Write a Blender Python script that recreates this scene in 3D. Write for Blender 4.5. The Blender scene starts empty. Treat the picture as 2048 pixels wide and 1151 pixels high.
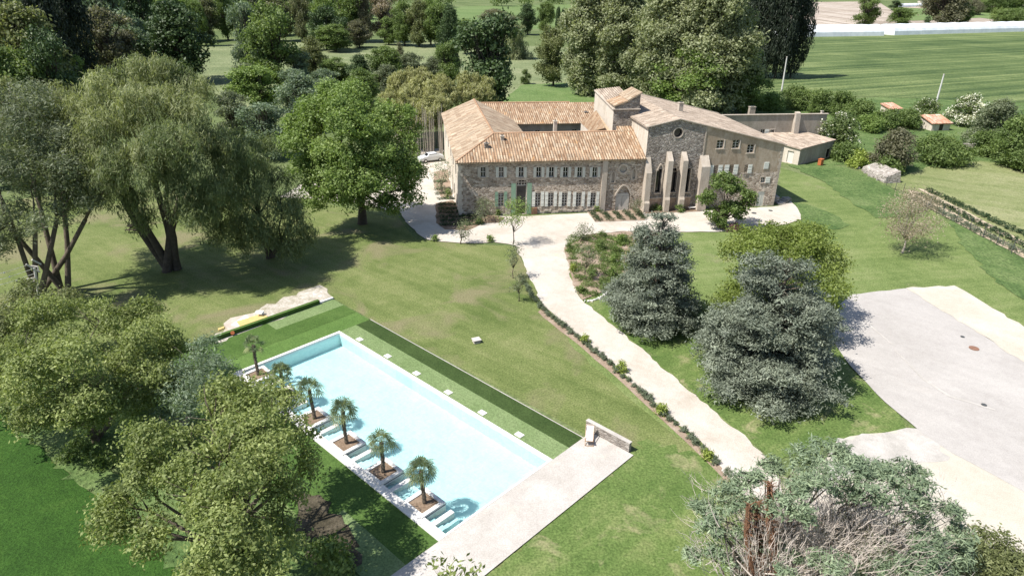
import bpy, bmesh, math, random
import numpy as np
from mathutils import Vector, Matrix
from mathutils.geometry import tessellate_polygon

sc = bpy.context.scene
C = sc.collection
# ---------------------------------------------------------------- camera
PITCH, ROLL, FPX, CAM_H = math.radians(25.0), math.radians(1.0), 1350.0, 30.0
cam_data = bpy.data.cameras.new('camera')
cam_data.sensor_width = 36.0
cam_data.lens = FPX / 2048 * 36.0
cam_data.clip_start = 0.5
cam_data.clip_end = 9000
cam = bpy.data.objects.new('camera', cam_data)
C.objects.link(cam)
cam.matrix_world = (Matrix.Translation((0, 0, CAM_H)) @ Matrix.Rotation(math.pi/2 - PITCH, 4, 'X') @ Matrix.Rotation(ROLL, 4, 'Z'))
sc.camera = cam
# ---------------------------------------------------------------- sky, sun, exposure
SUN_EL, SHADOW_AZ = math.radians(56), math.radians(22)
sun_dir = Vector((-math.cos(SHADOW_AZ)*math.cos(SUN_EL), -math.sin(SHADOW_AZ)*math.cos(SUN_EL), math.sin(SUN_EL)))
world = bpy.data.worlds.new('World')
sc.world = world
world.use_nodes = True
wn = world.node_tree
wn.nodes.clear()
sky = wn.nodes.new('ShaderNodeTexSky')
sky.sky_type = 'NISHITA'
sky.sun_disc = False
sky.sun_elevation = SUN_EL
sky.sun_rotation = math.atan2(sun_dir.x, sun_dir.y)
bg = wn.nodes.new('ShaderNodeBackground')
bg.inputs[1].default_value = 0.10
wo = wn.nodes.new('ShaderNodeOutputWorld')
wn.links.new(sky.outputs[0], bg.inputs[0])
wn.links.new(bg.outputs[0], wo.inputs[0])
sun_data = bpy.data.lights.new('sun', 'SUN')
sun_data.energy = 5.0
sun_data.angle = math.radians(0.5)
sun_data.color = (1.0, 0.955, 0.885)
sun = bpy.data.objects.new('sun', sun_data)
C.objects.link(sun)
sun.rotation_euler = sun_dir.to_track_quat('Z', 'Y').to_euler()
sun.location = (-40, -20, 80)
sc.view_settings.view_transform = 'Standard'
sc.view_settings.look = 'None'
sc.view_settings.gamma = 1
sc.view_settings.exposure = 0.62
sc.cycles.max_bounces = 6
sc.cycles.diffuse_bounces = 3
sc.cycles.transmission_bounces = 4
sc.cycles.transparent_max_bounces = 8

# ---------------------------------------------------------------- surveying helpers (measured photo points -> real ground points)
def ray(px, py):
    x = (px - 1024) / FPX; y = -(py - 575.5) / FPX
    c, s = math.cos(ROLL), math.sin(ROLL)
    x, y = x*c - y*s, x*s + y*c
    return Vector((x, math.cos(PITCH) + y*math.sin(PITCH), -math.sin(PITCH) + y*math.cos(PITCH)))
def G(px, py, z=0.0):
    d = ray(px, py); t = (z - CAM_H) / d.z
    return Vector((d.x*t, d.y*t, z))
def atY(px, py, Y):
    d = ray(px, py); t = Y / d.y
    return Vector((d.x*t, Y, CAM_H + d.z*t))
def depth(p):
    return p.y*math.cos(PITCH) - (p.z - CAM_H)*math.sin(PITCH)

# ---------------------------------------------------------------- object helpers
def tag(o, label=None, cat=None, group=None, kind=None):
    if label: o['label'] = label
    if cat: o['category'] = cat
    if group: o['group'] = group
    if kind: o['kind'] = kind
    return o
def thing(name, label, cat, loc=(0, 0, 0), rotz=0.0, group=None):
    o = bpy.data.objects.new(name, None)
    o.empty_display_size = 0.3
    C.objects.link(o); o.location = loc; o.rotation_euler = (0, 0, rotz)
    return tag(o, label, cat, group)
def origin_of(o):
    v = Vector((0, 0, 0))
    while o is not None:
        v = v + Vector(o.location); o = o.parent
    return v
def link_mesh(name, me, mat, parent=None):
    o = bpy.data.objects.new(name, me)
    C.objects.link(o)
    if mat is not None:
        for m in (mat if isinstance(mat, (list, tuple)) else [mat]):
            if len(me.materials) == 0 or isinstance(mat, (list, tuple)): me.materials.append(m)
    if parent is not None: o.parent = parent
    return o
def rebase(o):
    """put a top-level mesh's origin at its base centre"""
    me = o.data
    n = len(me.vertices)
    co = np.empty(n*3, np.float32); me.vertices.foreach_get('co', co); co = co.reshape(-1, 3)
    c = np.array([(co[:, 0].min()+co[:, 0].max())/2, (co[:, 1].min()+co[:, 1].max())/2, co[:, 2].min()], np.float32)
    me.vertices.foreach_set('co', (co - c).ravel()); me.update()
    o.location = [float(q) for q in c]
    return o

class MB:
    """collects shapes in world space, links them as ONE mesh object"""
    def __init__(s): s.v = []; s.f = []; s.mi = []; s.uv = None
    def add(s, vs, fs, mi=0):
        b = len(s.v); s.v += [tuple(v) for v in vs]
        for f in fs: s.f.append([b+i for i in f]); s.mi.append(mi)
        return s
    def box(s, c, size, ax=None, mi=0):
        c = Vector(c); X, Y, Z = ax if ax else (Vector((1, 0, 0)), Vector((0, 1, 0)), Vector((0, 0, 1)))
        hx, hy, hz = [q/2 for q in size]
        vs = [c + X*(a*hx) + Y*(b*hy) + Z*(d*hz) for d in (-1, 1) for a, b in ((-1, -1), (1, -1), (1, 1), (-1, 1))]
        return s.add(vs, [(3, 2, 1, 0), (4, 5, 6, 7), (0, 1, 5, 4), (1, 2, 6, 5), (2, 3, 7, 6), (3, 0, 4, 7)], mi)
    def bar(s, a, b, w, h=None, mi=0):
        a, b = Vector(a), Vector(b); d = (b-a); L = d.length; d.normalize()
        up = Vector((0, 0, 1)) if abs(d.z) < .95 else Vector((1, 0, 0))
        x = d.cross(up).normalized(); y = x.cross(d)
        return s.box((a+b)/2, (w, L, h or w), (x, d, y), mi)
    def tube(s, pts, rad, n=7, cap=True, mi=0):
        pts = [Vector(p) for p in pts]
        if not hasattr(rad, '__len__'): rad = [rad]*len(pts)
        vs = []; fs = []; px = None
        for i, p in enumerate(pts):
            d = (pts[min(i+1, len(pts)-1)] - pts[max(i-1, 0)])
            if d.length < 1e-6: d = Vector((0, 0, 1))
            d.normalize()
            ref = px if px is not None else (Vector((1, 0, 0)) if abs(d.x) < .8 else Vector((0, 1, 0)))
            x = (ref - d*ref.dot(d)); 
            if x.length < 1e-4: x = d.orthogonal()
            x.normalize(); px = x; y = d.cross(x)
            for k in range(n):
                a = 2*math.pi*k/n
                vs.append(p + x*(math.cos(a)*rad[i]) + y*(math.sin(a)*rad[i]))
        for i in range(len(pts)-1):
            for k in range(n):
                a, b = i*n+k, i*n+(k+1) % n
                fs.append((a, b, b+n, a+n))
        if cap: fs += [tuple(range(n))[::-1], tuple(range((len(pts)-1)*n, len(pts)*n))]
        return s.add(vs, fs, mi)
    def prism(s, poly, ext, mi=0):
        """poly: list of world points (planar loop), ext: extrusion vector"""
        n = len(poly); poly = [Vector(p) for p in poly]; ext = Vector(ext)
        vs = poly + [p+ext for p in poly]
        fs = [tuple(range(n))[::-1], tuple(range(n, 2*n))] + [(i, (i+1) % n, (i+1) % n + n, i+n) for i in range(n)]
        return s.add(vs, fs, mi)
    def mesh(s, name, org=Vector((0, 0, 0)), fix=True, smooth=False):
        me = bpy.data.meshes.new(name)
        me.from_pydata([(v[0]-org[0], v[1]-org[1], v[2]-org[2]) for v in s.v], [], s.f)
        if any(s.mi): me.polygons.foreach_set('material_index', s.mi)
        if fix:
            bm = bmesh.new(); bm.from_mesh(me)
            bmesh.ops.recalc_face_normals(bm, faces=bm.faces); bm.to_mesh(me); bm.free()
        if smooth: me.polygons.foreach_set('use_smooth', [True]*len(me.polygons))
        me.update()
        return me
    def build(s, name, mat, parent=None, smooth=False, fix=True):
        org = origin_of(parent) if parent is not None else Vector((0, 0, 0))
        o = link_mesh(name, s.mesh(name, org, fix, smooth), mat, parent)
        if parent is None: rebase(o)
        return o
def struct(o): o['kind'] = 'structure'; return o

def copy_tree(root, loc, rotz=0.0, label=None, scale=None):
    r = root.copy(); C.objects.link(r); r.location = loc; r.rotation_euler = (0, 0, rotz)
    if label: r['label'] = label
    if scale: r.scale = scale
    for ch in list(root.children):
        c = ch.copy(); C.objects.link(c); c.parent = r
        for g in list(ch.children):
            d = g.copy(); C.objects.link(d); d.parent = c
    return r

def sheet(name, pts, z, mat, jit=0.12, step=1.2, seed=1, kind='structure'):
    """flat ground sheet with a slightly ragged border"""
    rnd = random.Random(seed); out = []
    n = len(pts)
    for i in range(n):
        a, b = Vector(pts[i]), Vector(pts[(i+1) % n])
        L = (b-a).length; st = max(step, (a.length)*0.012); k = max(1, int(L/st)) if jit else 1
        for j in range(k):
            p = a.lerp(b, j/k)
            if j and jit: p += Vector((rnd.uniform(-jit, jit), rnd.uniform(-jit, jit), 0))
            out.append(Vector((p.x, p.y, 0)))
    tri = tessellate_polygon([out])
    mb = MB(); mb.add([(p.x, p.y, z) for p in out], tri)
    me = mb.mesh(name, fix=False)
    for_flip = [p for p in me.polygons if p.normal.z < 0]
    if for_flip:
        bm = bmesh.new(); bm.from_mesh(me)
        bmesh.ops.reverse_faces(bm, faces=[f for f in bm.faces if f.normal.z < 0]); bm.to_mesh(me); bm.free()
    o = link_mesh(name, me, mat)
    o['kind'] = kind
    return o
def smooth_loop(pts, it=2):
    for _ in range(it):
        q = []
        for i in range(len(pts)):
            a, b = Vector(pts[i]), Vector(pts[(i+1) % len(pts)])
            q += [a.lerp(b, .25), a.lerp(b, .75)]
        pts = q
    return pts
def gp(lst): return [G(*p) for p in lst]

# ---------------------------------------------------------------- materials
class NT:
    def __init__(s, name):
        s.m = bpy.data.materials.new(name); s.m.use_nodes = True; s.t = s.m.node_tree; s.t.nodes.clear()
        s.out = s.n('ShaderNodeOutputMaterial')
    def n(s, typ, **kw):
        nd = s.t.nodes.new(typ)
        for k, v in kw.items():
            if k.startswith('_'): setattr(nd, k[1:], v)
            else: nd.inputs[k.replace('__', ' ')].default_value = v
        return nd
    def l(s, a, b): s.t.links.new(a, b)
    def coord(s, kind='Object'):
        return s.n('ShaderNodeTexCoord').outputs[kind]
    def pos(s):
        return s.n('ShaderNodeNewGeometry').outputs['Position']
    def mapping(s, src, scale=(1, 1, 1), rot=(0, 0, 0), loc=(0, 0, 0)):
        m = s.n('ShaderNodeMapping'); m.inputs['Scale'].default_value = scale; m.inputs['Rotation'].default_value = rot; m.inputs['Location'].default_value = loc
        s.l(src, m.inputs['Vector']); return m.outputs[0]
    def noise(s, src, scale, detail=5, rough=.55, dist=0.0):
        k = s.n('ShaderNodeTexNoise', Scale=scale, Detail=detail, Roughness=rough, Distortion=dist); s.l(src, k.inputs['Vector']); return k.outputs['Fac']
    def ramp(s, fac, stops, interp='LINEAR'):
        r = s.n('ShaderNodeValToRGB'); r.color_ramp.interpolation = interp
        e = r.color_ramp.elements
        while len(e) > 1: e.remove(e[-1])
        e[0].position = stops[0][0]; e[0].color = (*stops[0][1], 1) if hasattr(stops[0][1], '__len__') else (stops[0][1],)*3 + (1,)
        for p, c in stops[1:]:
            x = e.new(p); x.color = (*c, 1) if hasattr(c, '__len__') else (c, c, c, 1)
        s.l(fac, r.inputs[0]); return r.outputs[0]
    def mix(s, fac, a, b, mode='MIX'):
        m = s.n('ShaderNodeMix', _data_type='RGBA', _blend_type=mode)
        for sock, val in ((m.inputs[0], fac), (m.inputs[6], a), (m.inputs[7], b)):
            if hasattr(val, 'is_output'): s.l(val, sock)
            elif hasattr(val, '__len__'): sock.default_value = (*val, 1)
            else: sock.default_value = val
        return m.outputs[2]
    def math(s, op, a, b=None, c=None):
        m = s.n('ShaderNodeMath', _operation=op)
        for i, v in enumerate((a, b, c)):
            if v is None: continue
            if hasattr(v, 'is_output'): s.l(v, m.inputs[i])
            else: m.inputs[i].default_value = v
        return m.outputs[0]
    def bump(s, h, dist=.05, strength=1.0):
        b = s.n('ShaderNodeBump', Strength=strength, Distance=dist); s.l(h, b.inputs['Height']); return b.outputs[0]
    def principled(s, col, rough=.85, bump=None, spec=.3, metal=0.0, **kw):
        p = s.n('ShaderNodeBsdfPrincipled'); p.inputs['Roughness'].default_value = rough
        p.inputs['Specular IOR Level'].default_value = spec; p.inputs['Metallic'].default_value = metal
        if hasattr(col, 'is_output'): s.l(col, p.inputs['Base Color'])
        else: p.inputs['Base Color'].default_value = (*col, 1)
        if bump is not None: s.l(bump, p.inputs['Normal'])
        s.l(p.outputs[0], s.out.inputs[0]); return p

def mat_plain(name, col, rough=.7, var=.25, scale=2.0, bump=.01, spec=.3, metal=0.0):
    t = NT(name); src = t.coord()
    n1 = t.noise(src, scale, 6); n2 = t.noise(src, scale*9, 3)
    f = t.mix(.4, n1, n2)
    c = t.ramp(f, [(.3, tuple(q*(1-var) for q in col)), (.7, tuple(min(1, q*(1+var)) for q in col))])
    t.principled(c, rough, t.bump(n2, bump) if bump else None, spec, metal)
    return t.m
def mat_leaf(name, cols, trans=.3, rough=.55, dapple=None):
    t = NT(name)
    a = t.n('ShaderNodeAttribute', _attribute_name='tint').outputs['Fac']
    st = [(0.0, cols[0]), (.5, cols[1]), (1.0, cols[2])] if len(cols) == 3 else [(0, cols[0]), (.5, cols[1]), (.85, cols[2]), (.93, cols[3]), (1, cols[3])]
    c = t.ramp(a, st)
    p = t.n('ShaderNodeBsdfPrincipled'); p.inputs['Roughness'].default_value = rough; p.inputs['Specular IOR Level'].default_value = .35
    t.l(c, p.inputs['Base Color'])
    tr = t.n('ShaderNodeBsdfTranslucent')
    c2 = t.mix(1.0, c, (1.1, 1.15, .7), 'MULTIPLY'); t.l(c2, tr.inputs[0])
    m = t.n('ShaderNodeMixShader'); m.inputs[0].default_value = trans
    t.l(p.outputs[0], m.inputs[1]); t.l(tr.outputs[0], m.inputs[2]); t.l(m.outputs[0], t.out.inputs[0])
    return t.m
def mat_grass(name, stops, s1=.08, s2=1.2, stripes=None, bump=.06, fine=7.0, patches=None, sat=None):
    """stripes = (angle, period, strength)"""
    t = NT(name); p = t.pos()
    big = t.noise(p, s1, 6, .6, .4); mid = t.noise(p, s2, 5, .65); fin = t.noise(p, fine, 3, .7)
    f = t.math('ADD', t.math('MULTIPLY', big, .55), t.math('ADD', t.math('MULTIPLY', mid, .27), t.math('MULTIPLY', fin, .18)))
    if stripes:
        q = t.mapping(t.mapping(p, rot=(0, 0, stripes[0])), (stripes[3] if len(stripes) > 3 else .035, 1/stripes[1], 1))
        w = t.noise(q, 1.0, 4, .6, .35)
        f = t.math('ADD', f, t.math('MULTIPLY', t.math('SUBTRACT', w, .5), stripes[2]*4))
    c = t.ramp(f, stops)
    if patches:
        pn = t.ramp(t.noise(p, patches[1], 4, .6, .6), [(patches[2], 0.0), (patches[2]+.12, 1.0)])
        c = t.mix(pn, c, patches[0])
    v = t.ramp(fin, [(.3, .62), (.7, 1.3)])
    c = t.mix(1.0, c, v, 'MULTIPLY')
    bm_ = t.math('ADD', mid, t.math('MULTIPLY', fin, .6))
    t.principled(c, .9, t.bump(bm_, bump), .15)
    return t.m
def mat_gravel(name, cols, s=.25, fine=14, bump=.02, dirt=None, streak=None):
    t = NT(name); p = t.pos()
    a = t.noise(p, s, 7, .6, .5); b = t.noise(p, fine, 3, .7); c0 = t.noise(p, 1.7, 6, .65)
    f = t.math('ADD', t.math('MULTIPLY', a, .5), t.math('ADD', t.math('MULTIPLY', b, .25), t.math('MULTIPLY', c0, .25)))
    c = t.ramp(f, [(.36, cols[0]), (.5, cols[1]), (.64, cols[2])])
    if dirt:
        d = t.ramp(t.noise(p, dirt[1], 6, .65, 1.0), [(dirt[2], 0.0), (dirt[2]+.1, 1.0)])
        c = t.mix(t.math('MULTIPLY', d, dirt[3]), c, dirt[0])
    if streak is not None:
        w = t.noise(t.mapping(t.mapping(p, rot=(0, 0, streak)), (.06, .8, 1)), 1.0, 6, .7, .3)
        c = t.mix(1.0, c, t.ramp(w, [(.3, .94), (.5, 1.0), (.7, 1.04)]), 'MULTIPLY')
    c = t.mix(1.0, c, t.ramp(b, [(.3, .86), (.7, 1.1)]), 'MULTIPLY')
    t.principled(c, .92, t.bump(b, bump), .15)
    return t.m
def mat_stone(name, cols, mortar, scale=2.6, bump=.12, mort=.08, wash=None, stretch=1.5):
    t = NT(name); p = t.mapping(t.pos(), (1, 1, stretch))
    nz = t.n('ShaderNodeTexNoise', Scale=3.0, Detail=3.0); t.l(p, nz.inputs['Vector'])
    pp = t.n('ShaderNodeVectorMath', _operation='ADD'); sc_ = t.n('ShaderNodeVectorMath', _operation='SCALE'); sc_.inputs['Scale'].default_value = .22
    t.l(nz.outputs['Color'], sc_.inputs[0]); t.l(p, pp.inputs[0]); t.l(sc_.outputs[0], pp.inputs[1])
    v = t.n('ShaderNodeTexVoronoi', Scale=scale, _feature='F1'); t.l(pp.outputs[0], v.inputs['Vector'])
    e = t.n('ShaderNodeTexVoronoi', Scale=scale, _feature='DISTANCE_TO_EDGE'); t.l(pp.outputs[0], e.inputs['Vector'])
    sep = t.n('ShaderNodeSeparateColor'); t.l(v.outputs['Color'], sep.inputs[0])
    c = t.ramp(sep.outputs[0], [(0, cols[0]), (.35, cols[1]), (.7, cols[2]), (1, cols[3])])
    big = t.noise(t.pos(), .35, 6, .65, .3)
    c = t.mix(1.0, c, t.ramp(big, [(.3, .68), (.7, 1.25)]), 'MULTIPLY')
    ed = t.ramp(e.outputs['Distance'], [(mort*.3, 0.0), (mort, 1.0)])
    c = t.mix(ed, mortar, c)
    if wash:
        w = t.ramp(t.noise(t.pos(), wash[1], 6, .7, .6), [(wash[2], 0.0), (wash[2]+.14, 1.0)])
        c = t.mix(w, c, wash[0])
    fine = t.noise(t.pos(), 14, 3)
    h = t.math('ADD', t.ramp(e.outputs['Distance'], [(0, 0.0), (mort*2.2, 1.0)]), t.math('MULTIPLY', t.math('ADD', sep.outputs[1], fine), .5))
    t.principled(c, .95, t.bump(h, bump), .1)
    return t.m
def mat_render(name, cols, scale=.5, bump=.015, streak=True):
    t = NT(name); p = t.pos()
    a = t.noise(t.mapping(p, (1, 1, .35)) if streak else p, scale, 7, .7, .8); b = t.noise(p, 9, 4, .7); c0 = t.noise(p, scale*4, 5, .7)
    f = t.math('ADD', t.math('MULTIPLY', a, .6), t.math('ADD', t.math('MULTIPLY', b, .15), t.math('MULTIPLY', c0, .25)))
    c = t.ramp(f, [(.34, cols[0]), (.48, cols[1]), (.62, cols[2])])
    t.principled(c, .95, t.bump(t.math('ADD', b, c0), bump), .1)
    return t.m
def mat_roof(name, stops, pitch=.32, row=.84, lichen=None, weather=(.72, 1.2)):
    t = NT(name); uv = t.n('ShaderNodeUVMap').outputs[0]
    sx = t.n('ShaderNodeSeparateXYZ'); t.l(uv, sx.inputs[0])
    fx = t.math('FLOOR', t.math('DIVIDE', sx.outputs[0], pitch/2)); fy = t.math('FLOOR', t.math('DIVIDE', sx.outputs[1], row))
    cx = t.n('ShaderNodeCombineXYZ'); t.l(fx, cx.inputs[0]); t.l(fy, cx.inputs[1])
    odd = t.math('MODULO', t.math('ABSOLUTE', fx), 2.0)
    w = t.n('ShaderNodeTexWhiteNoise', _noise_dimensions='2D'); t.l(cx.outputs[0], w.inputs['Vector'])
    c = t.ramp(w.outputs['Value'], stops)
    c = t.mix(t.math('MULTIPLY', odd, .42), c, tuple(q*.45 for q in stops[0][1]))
    big = t.noise(t.pos(), .5, 6, .7, .5)
    c = t.mix(1.0, c, t.ramp(big, [(.3, weather[0]), (.7, weather[1])]), 'MULTIPLY')
    if lichen:
        l_ = t.ramp(t.noise(t.pos(), .9, 5, .7, .4), [(lichen[1], 0.0), (lichen[1]+.1, 1.0)])
        c = t.mix(t.math('MULTIPLY', l_, .65), c, lichen[0])
    fine = t.noise(t.pos(), 22, 3)
    t.principled(c, .9, t.bump(fine, .02), .15)
    return t.m

M = {}
CROP_A = -math.atan2((G(2200, 56)-G(1560, 74)).y, (G(2200, 56)-G(1560, 74)).x)
M['meadow'] = mat_grass('meadow', [(.36, (0.071, 0.105, 0.036)), (.5, (0.119, 0.155, 0.059)), (.64, (0.180, 0.205, 0.095))], .03, .5, fine=2.5, bump=.25)
M['lawn'] = mat_grass('lawn', [(.36, (0.088, 0.122, 0.034)), (.5, (0.135, 0.166, 0.055)), (.62, (0.188, 0.205, 0.084))], .09, .8, (math.radians(38), 1.3, .085), patches=((.185, .175, .092), .11, .52))
M['lawn_green'] = mat_grass('lawn_green', [(.36, (0.089, 0.133, 0.037)), (.5, (0.145, 0.190, 0.063)), (.66, (0.216, 0.242, 0.105))], .1, .9, (math.radians(-12), 1.1, .07), patches=((.22, .215, .115), .2, .62))
M['lawn_fresh'] = mat_grass('lawn_fresh', [(.34, (0.064, 0.112, 0.027)), (.5, (0.108, 0.158, 0.045)), (.64, (0.180, 0.209, 0.080))], .14, 1.1, (math.radians(-42), 1.4, .09), patches=((.24, .235, .12), .4, .58))
M['long_grass'] = mat_grass('long_grass', [(.36, (.055, .105, .030)), (.5, (.105, .160, .052)), (.66, (.18, .23, .09))], .2, 1.1, bump=.3, fine=4)
M['long_grass2'] = mat_grass('long_grass2', [(.36, (.08, .14, .04)), (.5, (.12, .18, .06)), (.66, (.17, .22, .09))], .1, .6, bump=.15, fine=3)
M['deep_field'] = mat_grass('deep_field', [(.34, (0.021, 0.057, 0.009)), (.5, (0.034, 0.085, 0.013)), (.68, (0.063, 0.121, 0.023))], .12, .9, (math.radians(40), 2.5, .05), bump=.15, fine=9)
M['far_green'] = mat_grass('far_green', [(.36, (0.095, 0.153, 0.050)), (.5, (0.130, 0.186, 0.065)), (.66, (0.170, 0.219, 0.090))], .02, .2, fine=1.0, bump=.2)
M['dry_meadow'] = mat_grass('dry_meadow', [(.36, (.13, .165, .06)), (.5, (.20, .225, .095)), (.66, (.29, .29, .155))], .05, .6, (math.radians(32), 3.0, .09), bump=.15)
M['pale_meadow'] = mat_grass('pale_meadow', [(.36, (.12, .155, .07)), (.5, (.175, .205, .10)), (.66, (.25, .265, .15))], .04, .35, (0.1, 5.0, .05), fine=1.5, bump=.3)
M['crop'] = mat_grass('crop', [(.34, (0.046, 0.078, 0.026)), (.5, (0.098, 0.138, 0.048)), (.66, (0.172, 0.211, 0.083))], .03, .5, (CROP_A, 4.6, .26, .0035), bump=.4, fine=1.6)
M['path'] = mat_gravel('path', [(0.401, 0.349, 0.287), (0.486, 0.443, 0.385), (0.535, 0.503, 0.464)], .22, dirt=((.62, .45, .28), .16, .62, .4), streak=math.radians(50))
M['asphalt'] = mat_gravel('asphalt', [(0.344, 0.321, 0.299), (0.399, 0.376, 0.354), (0.454, 0.431, 0.404)], .12, 18, .006, dirt=((.40, .36, .32), .1, .62, .35), streak=math.radians(42))
M['cream'] = mat_gravel('cream', [(0.418, 0.378, 0.307), (0.479, 0.440, 0.370), (0.522, 0.495, 0.446)], .2)
M['gravel'] = mat_gravel('gravel', [(0.340, 0.323, 0.293), (0.442, 0.416, 0.383), (0.544, 0.518, 0.484)], .5, 20, .03)
M['soil'] = mat_gravel('soil', [(.13, .09, .06), (.21, .15, .105), (.30, .23, .17)], .6, 8, .06)
M['mulch'] = mat_gravel('mulch', [(0.198, 0.144, 0.102), (0.297, 0.225, 0.170), (0.396, 0.324, 0.255)], .5, 10, .05)
M['earth'] = mat_gravel('earth', [(0.338, 0.275, 0.192), (0.455, 0.375, 0.276), (0.572, 0.475, 0.360)], .5, 10, .05)
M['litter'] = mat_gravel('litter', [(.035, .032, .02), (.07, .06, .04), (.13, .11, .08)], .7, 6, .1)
M['rubble_ground'] = mat_gravel('rubble_ground', [(0.270, 0.248, 0.171), (0.414, 0.377, 0.314), (0.594, 0.561, 0.522)], .8, 6, .06)
M['concrete'] = mat_gravel('concrete', [(0.380, 0.349, 0.313), (0.448, 0.417, 0.383), (0.523, 0.493, 0.464)], .35, 12, .006, dirt=((.52, .47, .40), .3, .56, .55), streak=math.radians(-47))
M['white_stone'] = mat_gravel('white_stone', [(0.612, 0.586, 0.544), (0.680, 0.659, 0.629), (0.731, 0.714, 0.689)], .6, 9, .004)
M['turf_mid'] = mat_grass('turf_mid', [(.36, (0.072, 0.133, 0.032)), (.5, (0.089, 0.157, 0.039)), (.66, (0.115, 0.185, 0.051))], .3, 1.3, (math.radians(45), .5, .03), bump=.02, fine=10)
M['turf_light'] = mat_grass('turf_light', [(.36, (0.136, 0.195, 0.076)), (.5, (0.158, 0.218, 0.092)), (.66, (0.189, 0.247, 0.112))], .3, 1.3, (math.radians(45), .5, .03), bump=.02, fine=10)
M['turf_dark'] = mat_grass('turf_dark', [(.36, (0.033, 0.059, 0.016)), (.5, (0.042, 0.070, 0.020)), (.66, (0.056, 0.090, 0.027))], .3, 1.3, (math.radians(45), .6, .04), bump=.02, fine=10)
M['turf_deep'] = mat_grass('turf_deep', [(.36, (0.051, 0.098, 0.021)), (.5, (0.066, 0.119, 0.028)), (.66, (0.089, 0.147, 0.038))], .3, 1.3, (math.radians(45), .5, .03), bump=.02, fine=10)
M['field_soil'] = mat_gravel('field_soil', [(.33, .27, .21), (.40, .33, .26), (.47, .40, .33)], .05, 1.0, .1)
M['furrows'] = mat_grass('furrows', [(.36, (.24, .20, .16)), (.5, (.36, .30, .24)), (.64, (.47, .41, .35))], .03, .4, (math.radians(90), 4.5, .3, .004), bump=.2, fine=1.5)
M['brown_field'] = mat_gravel('brown_field', [(.24, .20, .16), (.31, .26, .21), (.38, .33, .28)], .05, 1.0, .1)
M['rubble'] = mat_stone('rubble', [(.24, .19, .145), (.36, .295, .235), (.48, .405, .33), (.62, .545, .46)], (.50, .43, .355), 2.5, .07)
M['dark_rubble'] = mat_stone('dark_rubble', [(.20, .175, .15), (.29, .255, .222), (.38, .34, .30), (.50, .455, .405)], (.36, .32, .28), 2.6, .09)
M['rendered'] = mat_render('rendered', [(.21, .16, .11), (.33, .26, .19), (.45, .38, .30)], .7)
M['rear_render'] = mat_render('rear_render', [(.23, .20, .16), (.32, .28, .23), (.42, .37, .31)], .8)
M['pale_plaster'] = mat_render('pale_plaster', [(.42, .36, .29), (.54, .48, .40), (.64, .58, .51)], .7)
M['cut_stone'] = mat_render('cut_stone', [(.33, .275, .22), (.43, .37, .305), (.53, .47, .40)], .9, .02)
M['pink_plinth'] = mat_render('pink_plinth', [(.26, .18, .13), (.36, .265, .20), (.44, .35, .28)], .9, .02)
M['old_stone'] = mat_stone('old_stone', [(.24, .215, .185), (.33, .30, .265), (.42, .385, .345), (.50, .465, .42)], (.40, .36, .32), 2.2, .08)
M['block_wall'] = mat_stone('block_wall', [(.22, .19, .165), (.30, .265, .235), (.38, .34, .30), (.46, .42, .38)], (.32, .29, .26), 2.4, .04, stretch=2.5)
M['tile'] = mat_roof('tile', [(0, (0.257, 0.158, 0.097)), (.3, (0.341, 0.230, 0.147)), (.65, (0.415, 0.302, 0.204)), (.9, (0.483, 0.383, 0.273)), (1, (0.307, 0.242, 0.180))], lichen=((.50, .28, .11), .60), weather=(.75, 1.15), pitch=.36)
M['tile_old'] = mat_roof('tile_old', [(0, (0.258, 0.183, 0.126)), (.35, (0.324, 0.246, 0.173)), (.7, (0.383, 0.304, 0.223)), (1, (0.432, 0.359, 0.269))], lichen=((.46, .27, .13), .64), pitch=.36)
M['tile_grey'] = mat_roof('tile_grey', [(0, (0.276, 0.218, 0.170)), (.35, (0.346, 0.279, 0.218)), (.7, (0.416, 0.340, 0.271)), (1, (0.474, 0.400, 0.323))], pitch=.36)
M['tile_red'] = mat_roof('tile_red', [(0, (.42, .20, .12)), (.5, (.55, .32, .22)), (1, (.68, .52, .42))])
M['shutter_white'] = mat_plain('shutter_white', (.66, .66, .60), .6, .08, 1.5)
M['shutter_green'] = mat_plain('shutter_green', (.22, .33, .235), .6, .12, 1.5)
M['shutter_pale'] = mat_plain('shutter_pale', (.53, .53, .47), .6, .1, 1.5)
M['shutter_stone'] = mat_plain('shutter_stone', (.42, .385, .33), .7, .12, 1.5)
M['frame_white'] = mat_plain('frame_white', (.62, .60, .55), .5, .05)
M['door_grey'] = mat_plain('door_grey', (.52, .49, .44), .7, .1, 1.2)
M['dark_wood'] = mat_plain('dark_wood', (.045, .03, .022), .6, .3)
M['wood'] = mat_plain('wood', (.30, .19, .11), .6, .25)
M['grey_wood'] = mat_plain('grey_wood', (.50, .47, .43), .8, .2)
M['bark'] = mat_plain('bark', (.13, .105, .08), .95, .4, 3.0, .06)
M['bark_dark'] = mat_plain('bark_dark', (.075, .062, .05), .95, .4, 3.0, .06)
M['dead_wood'] = mat_plain('dead_wood', (.52, .455, .40), .95, .3, 3.0, .03)
M['bark_pale'] = mat_plain('bark_pale', (.34, .30, .255), .95, .25, 3.0, .04)
M['bark_red'] = mat_plain('bark_red', (.20, .105, .06), .95, .4, 4.0, .08)
M['canvas'] = mat_plain('canvas', (.84, .82, .78), .9, .03)
M['yellow'] = mat_plain('yellow', (.56, .41, .17), .6, .15)
M['orange'] = mat_plain('orange', (.42, .13, .05), .6, .2)
M['tarp'] = mat_plain('tarp', (.46, .40, .34), .7, .2)
M['blue_tarp'] = mat_plain('blue_tarp', (.20, .23, .29), .5, .15)
M['metal'] = mat_plain('metal', (.50, .50, .49), .4, .1, 3, 0, .5, .6)
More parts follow.
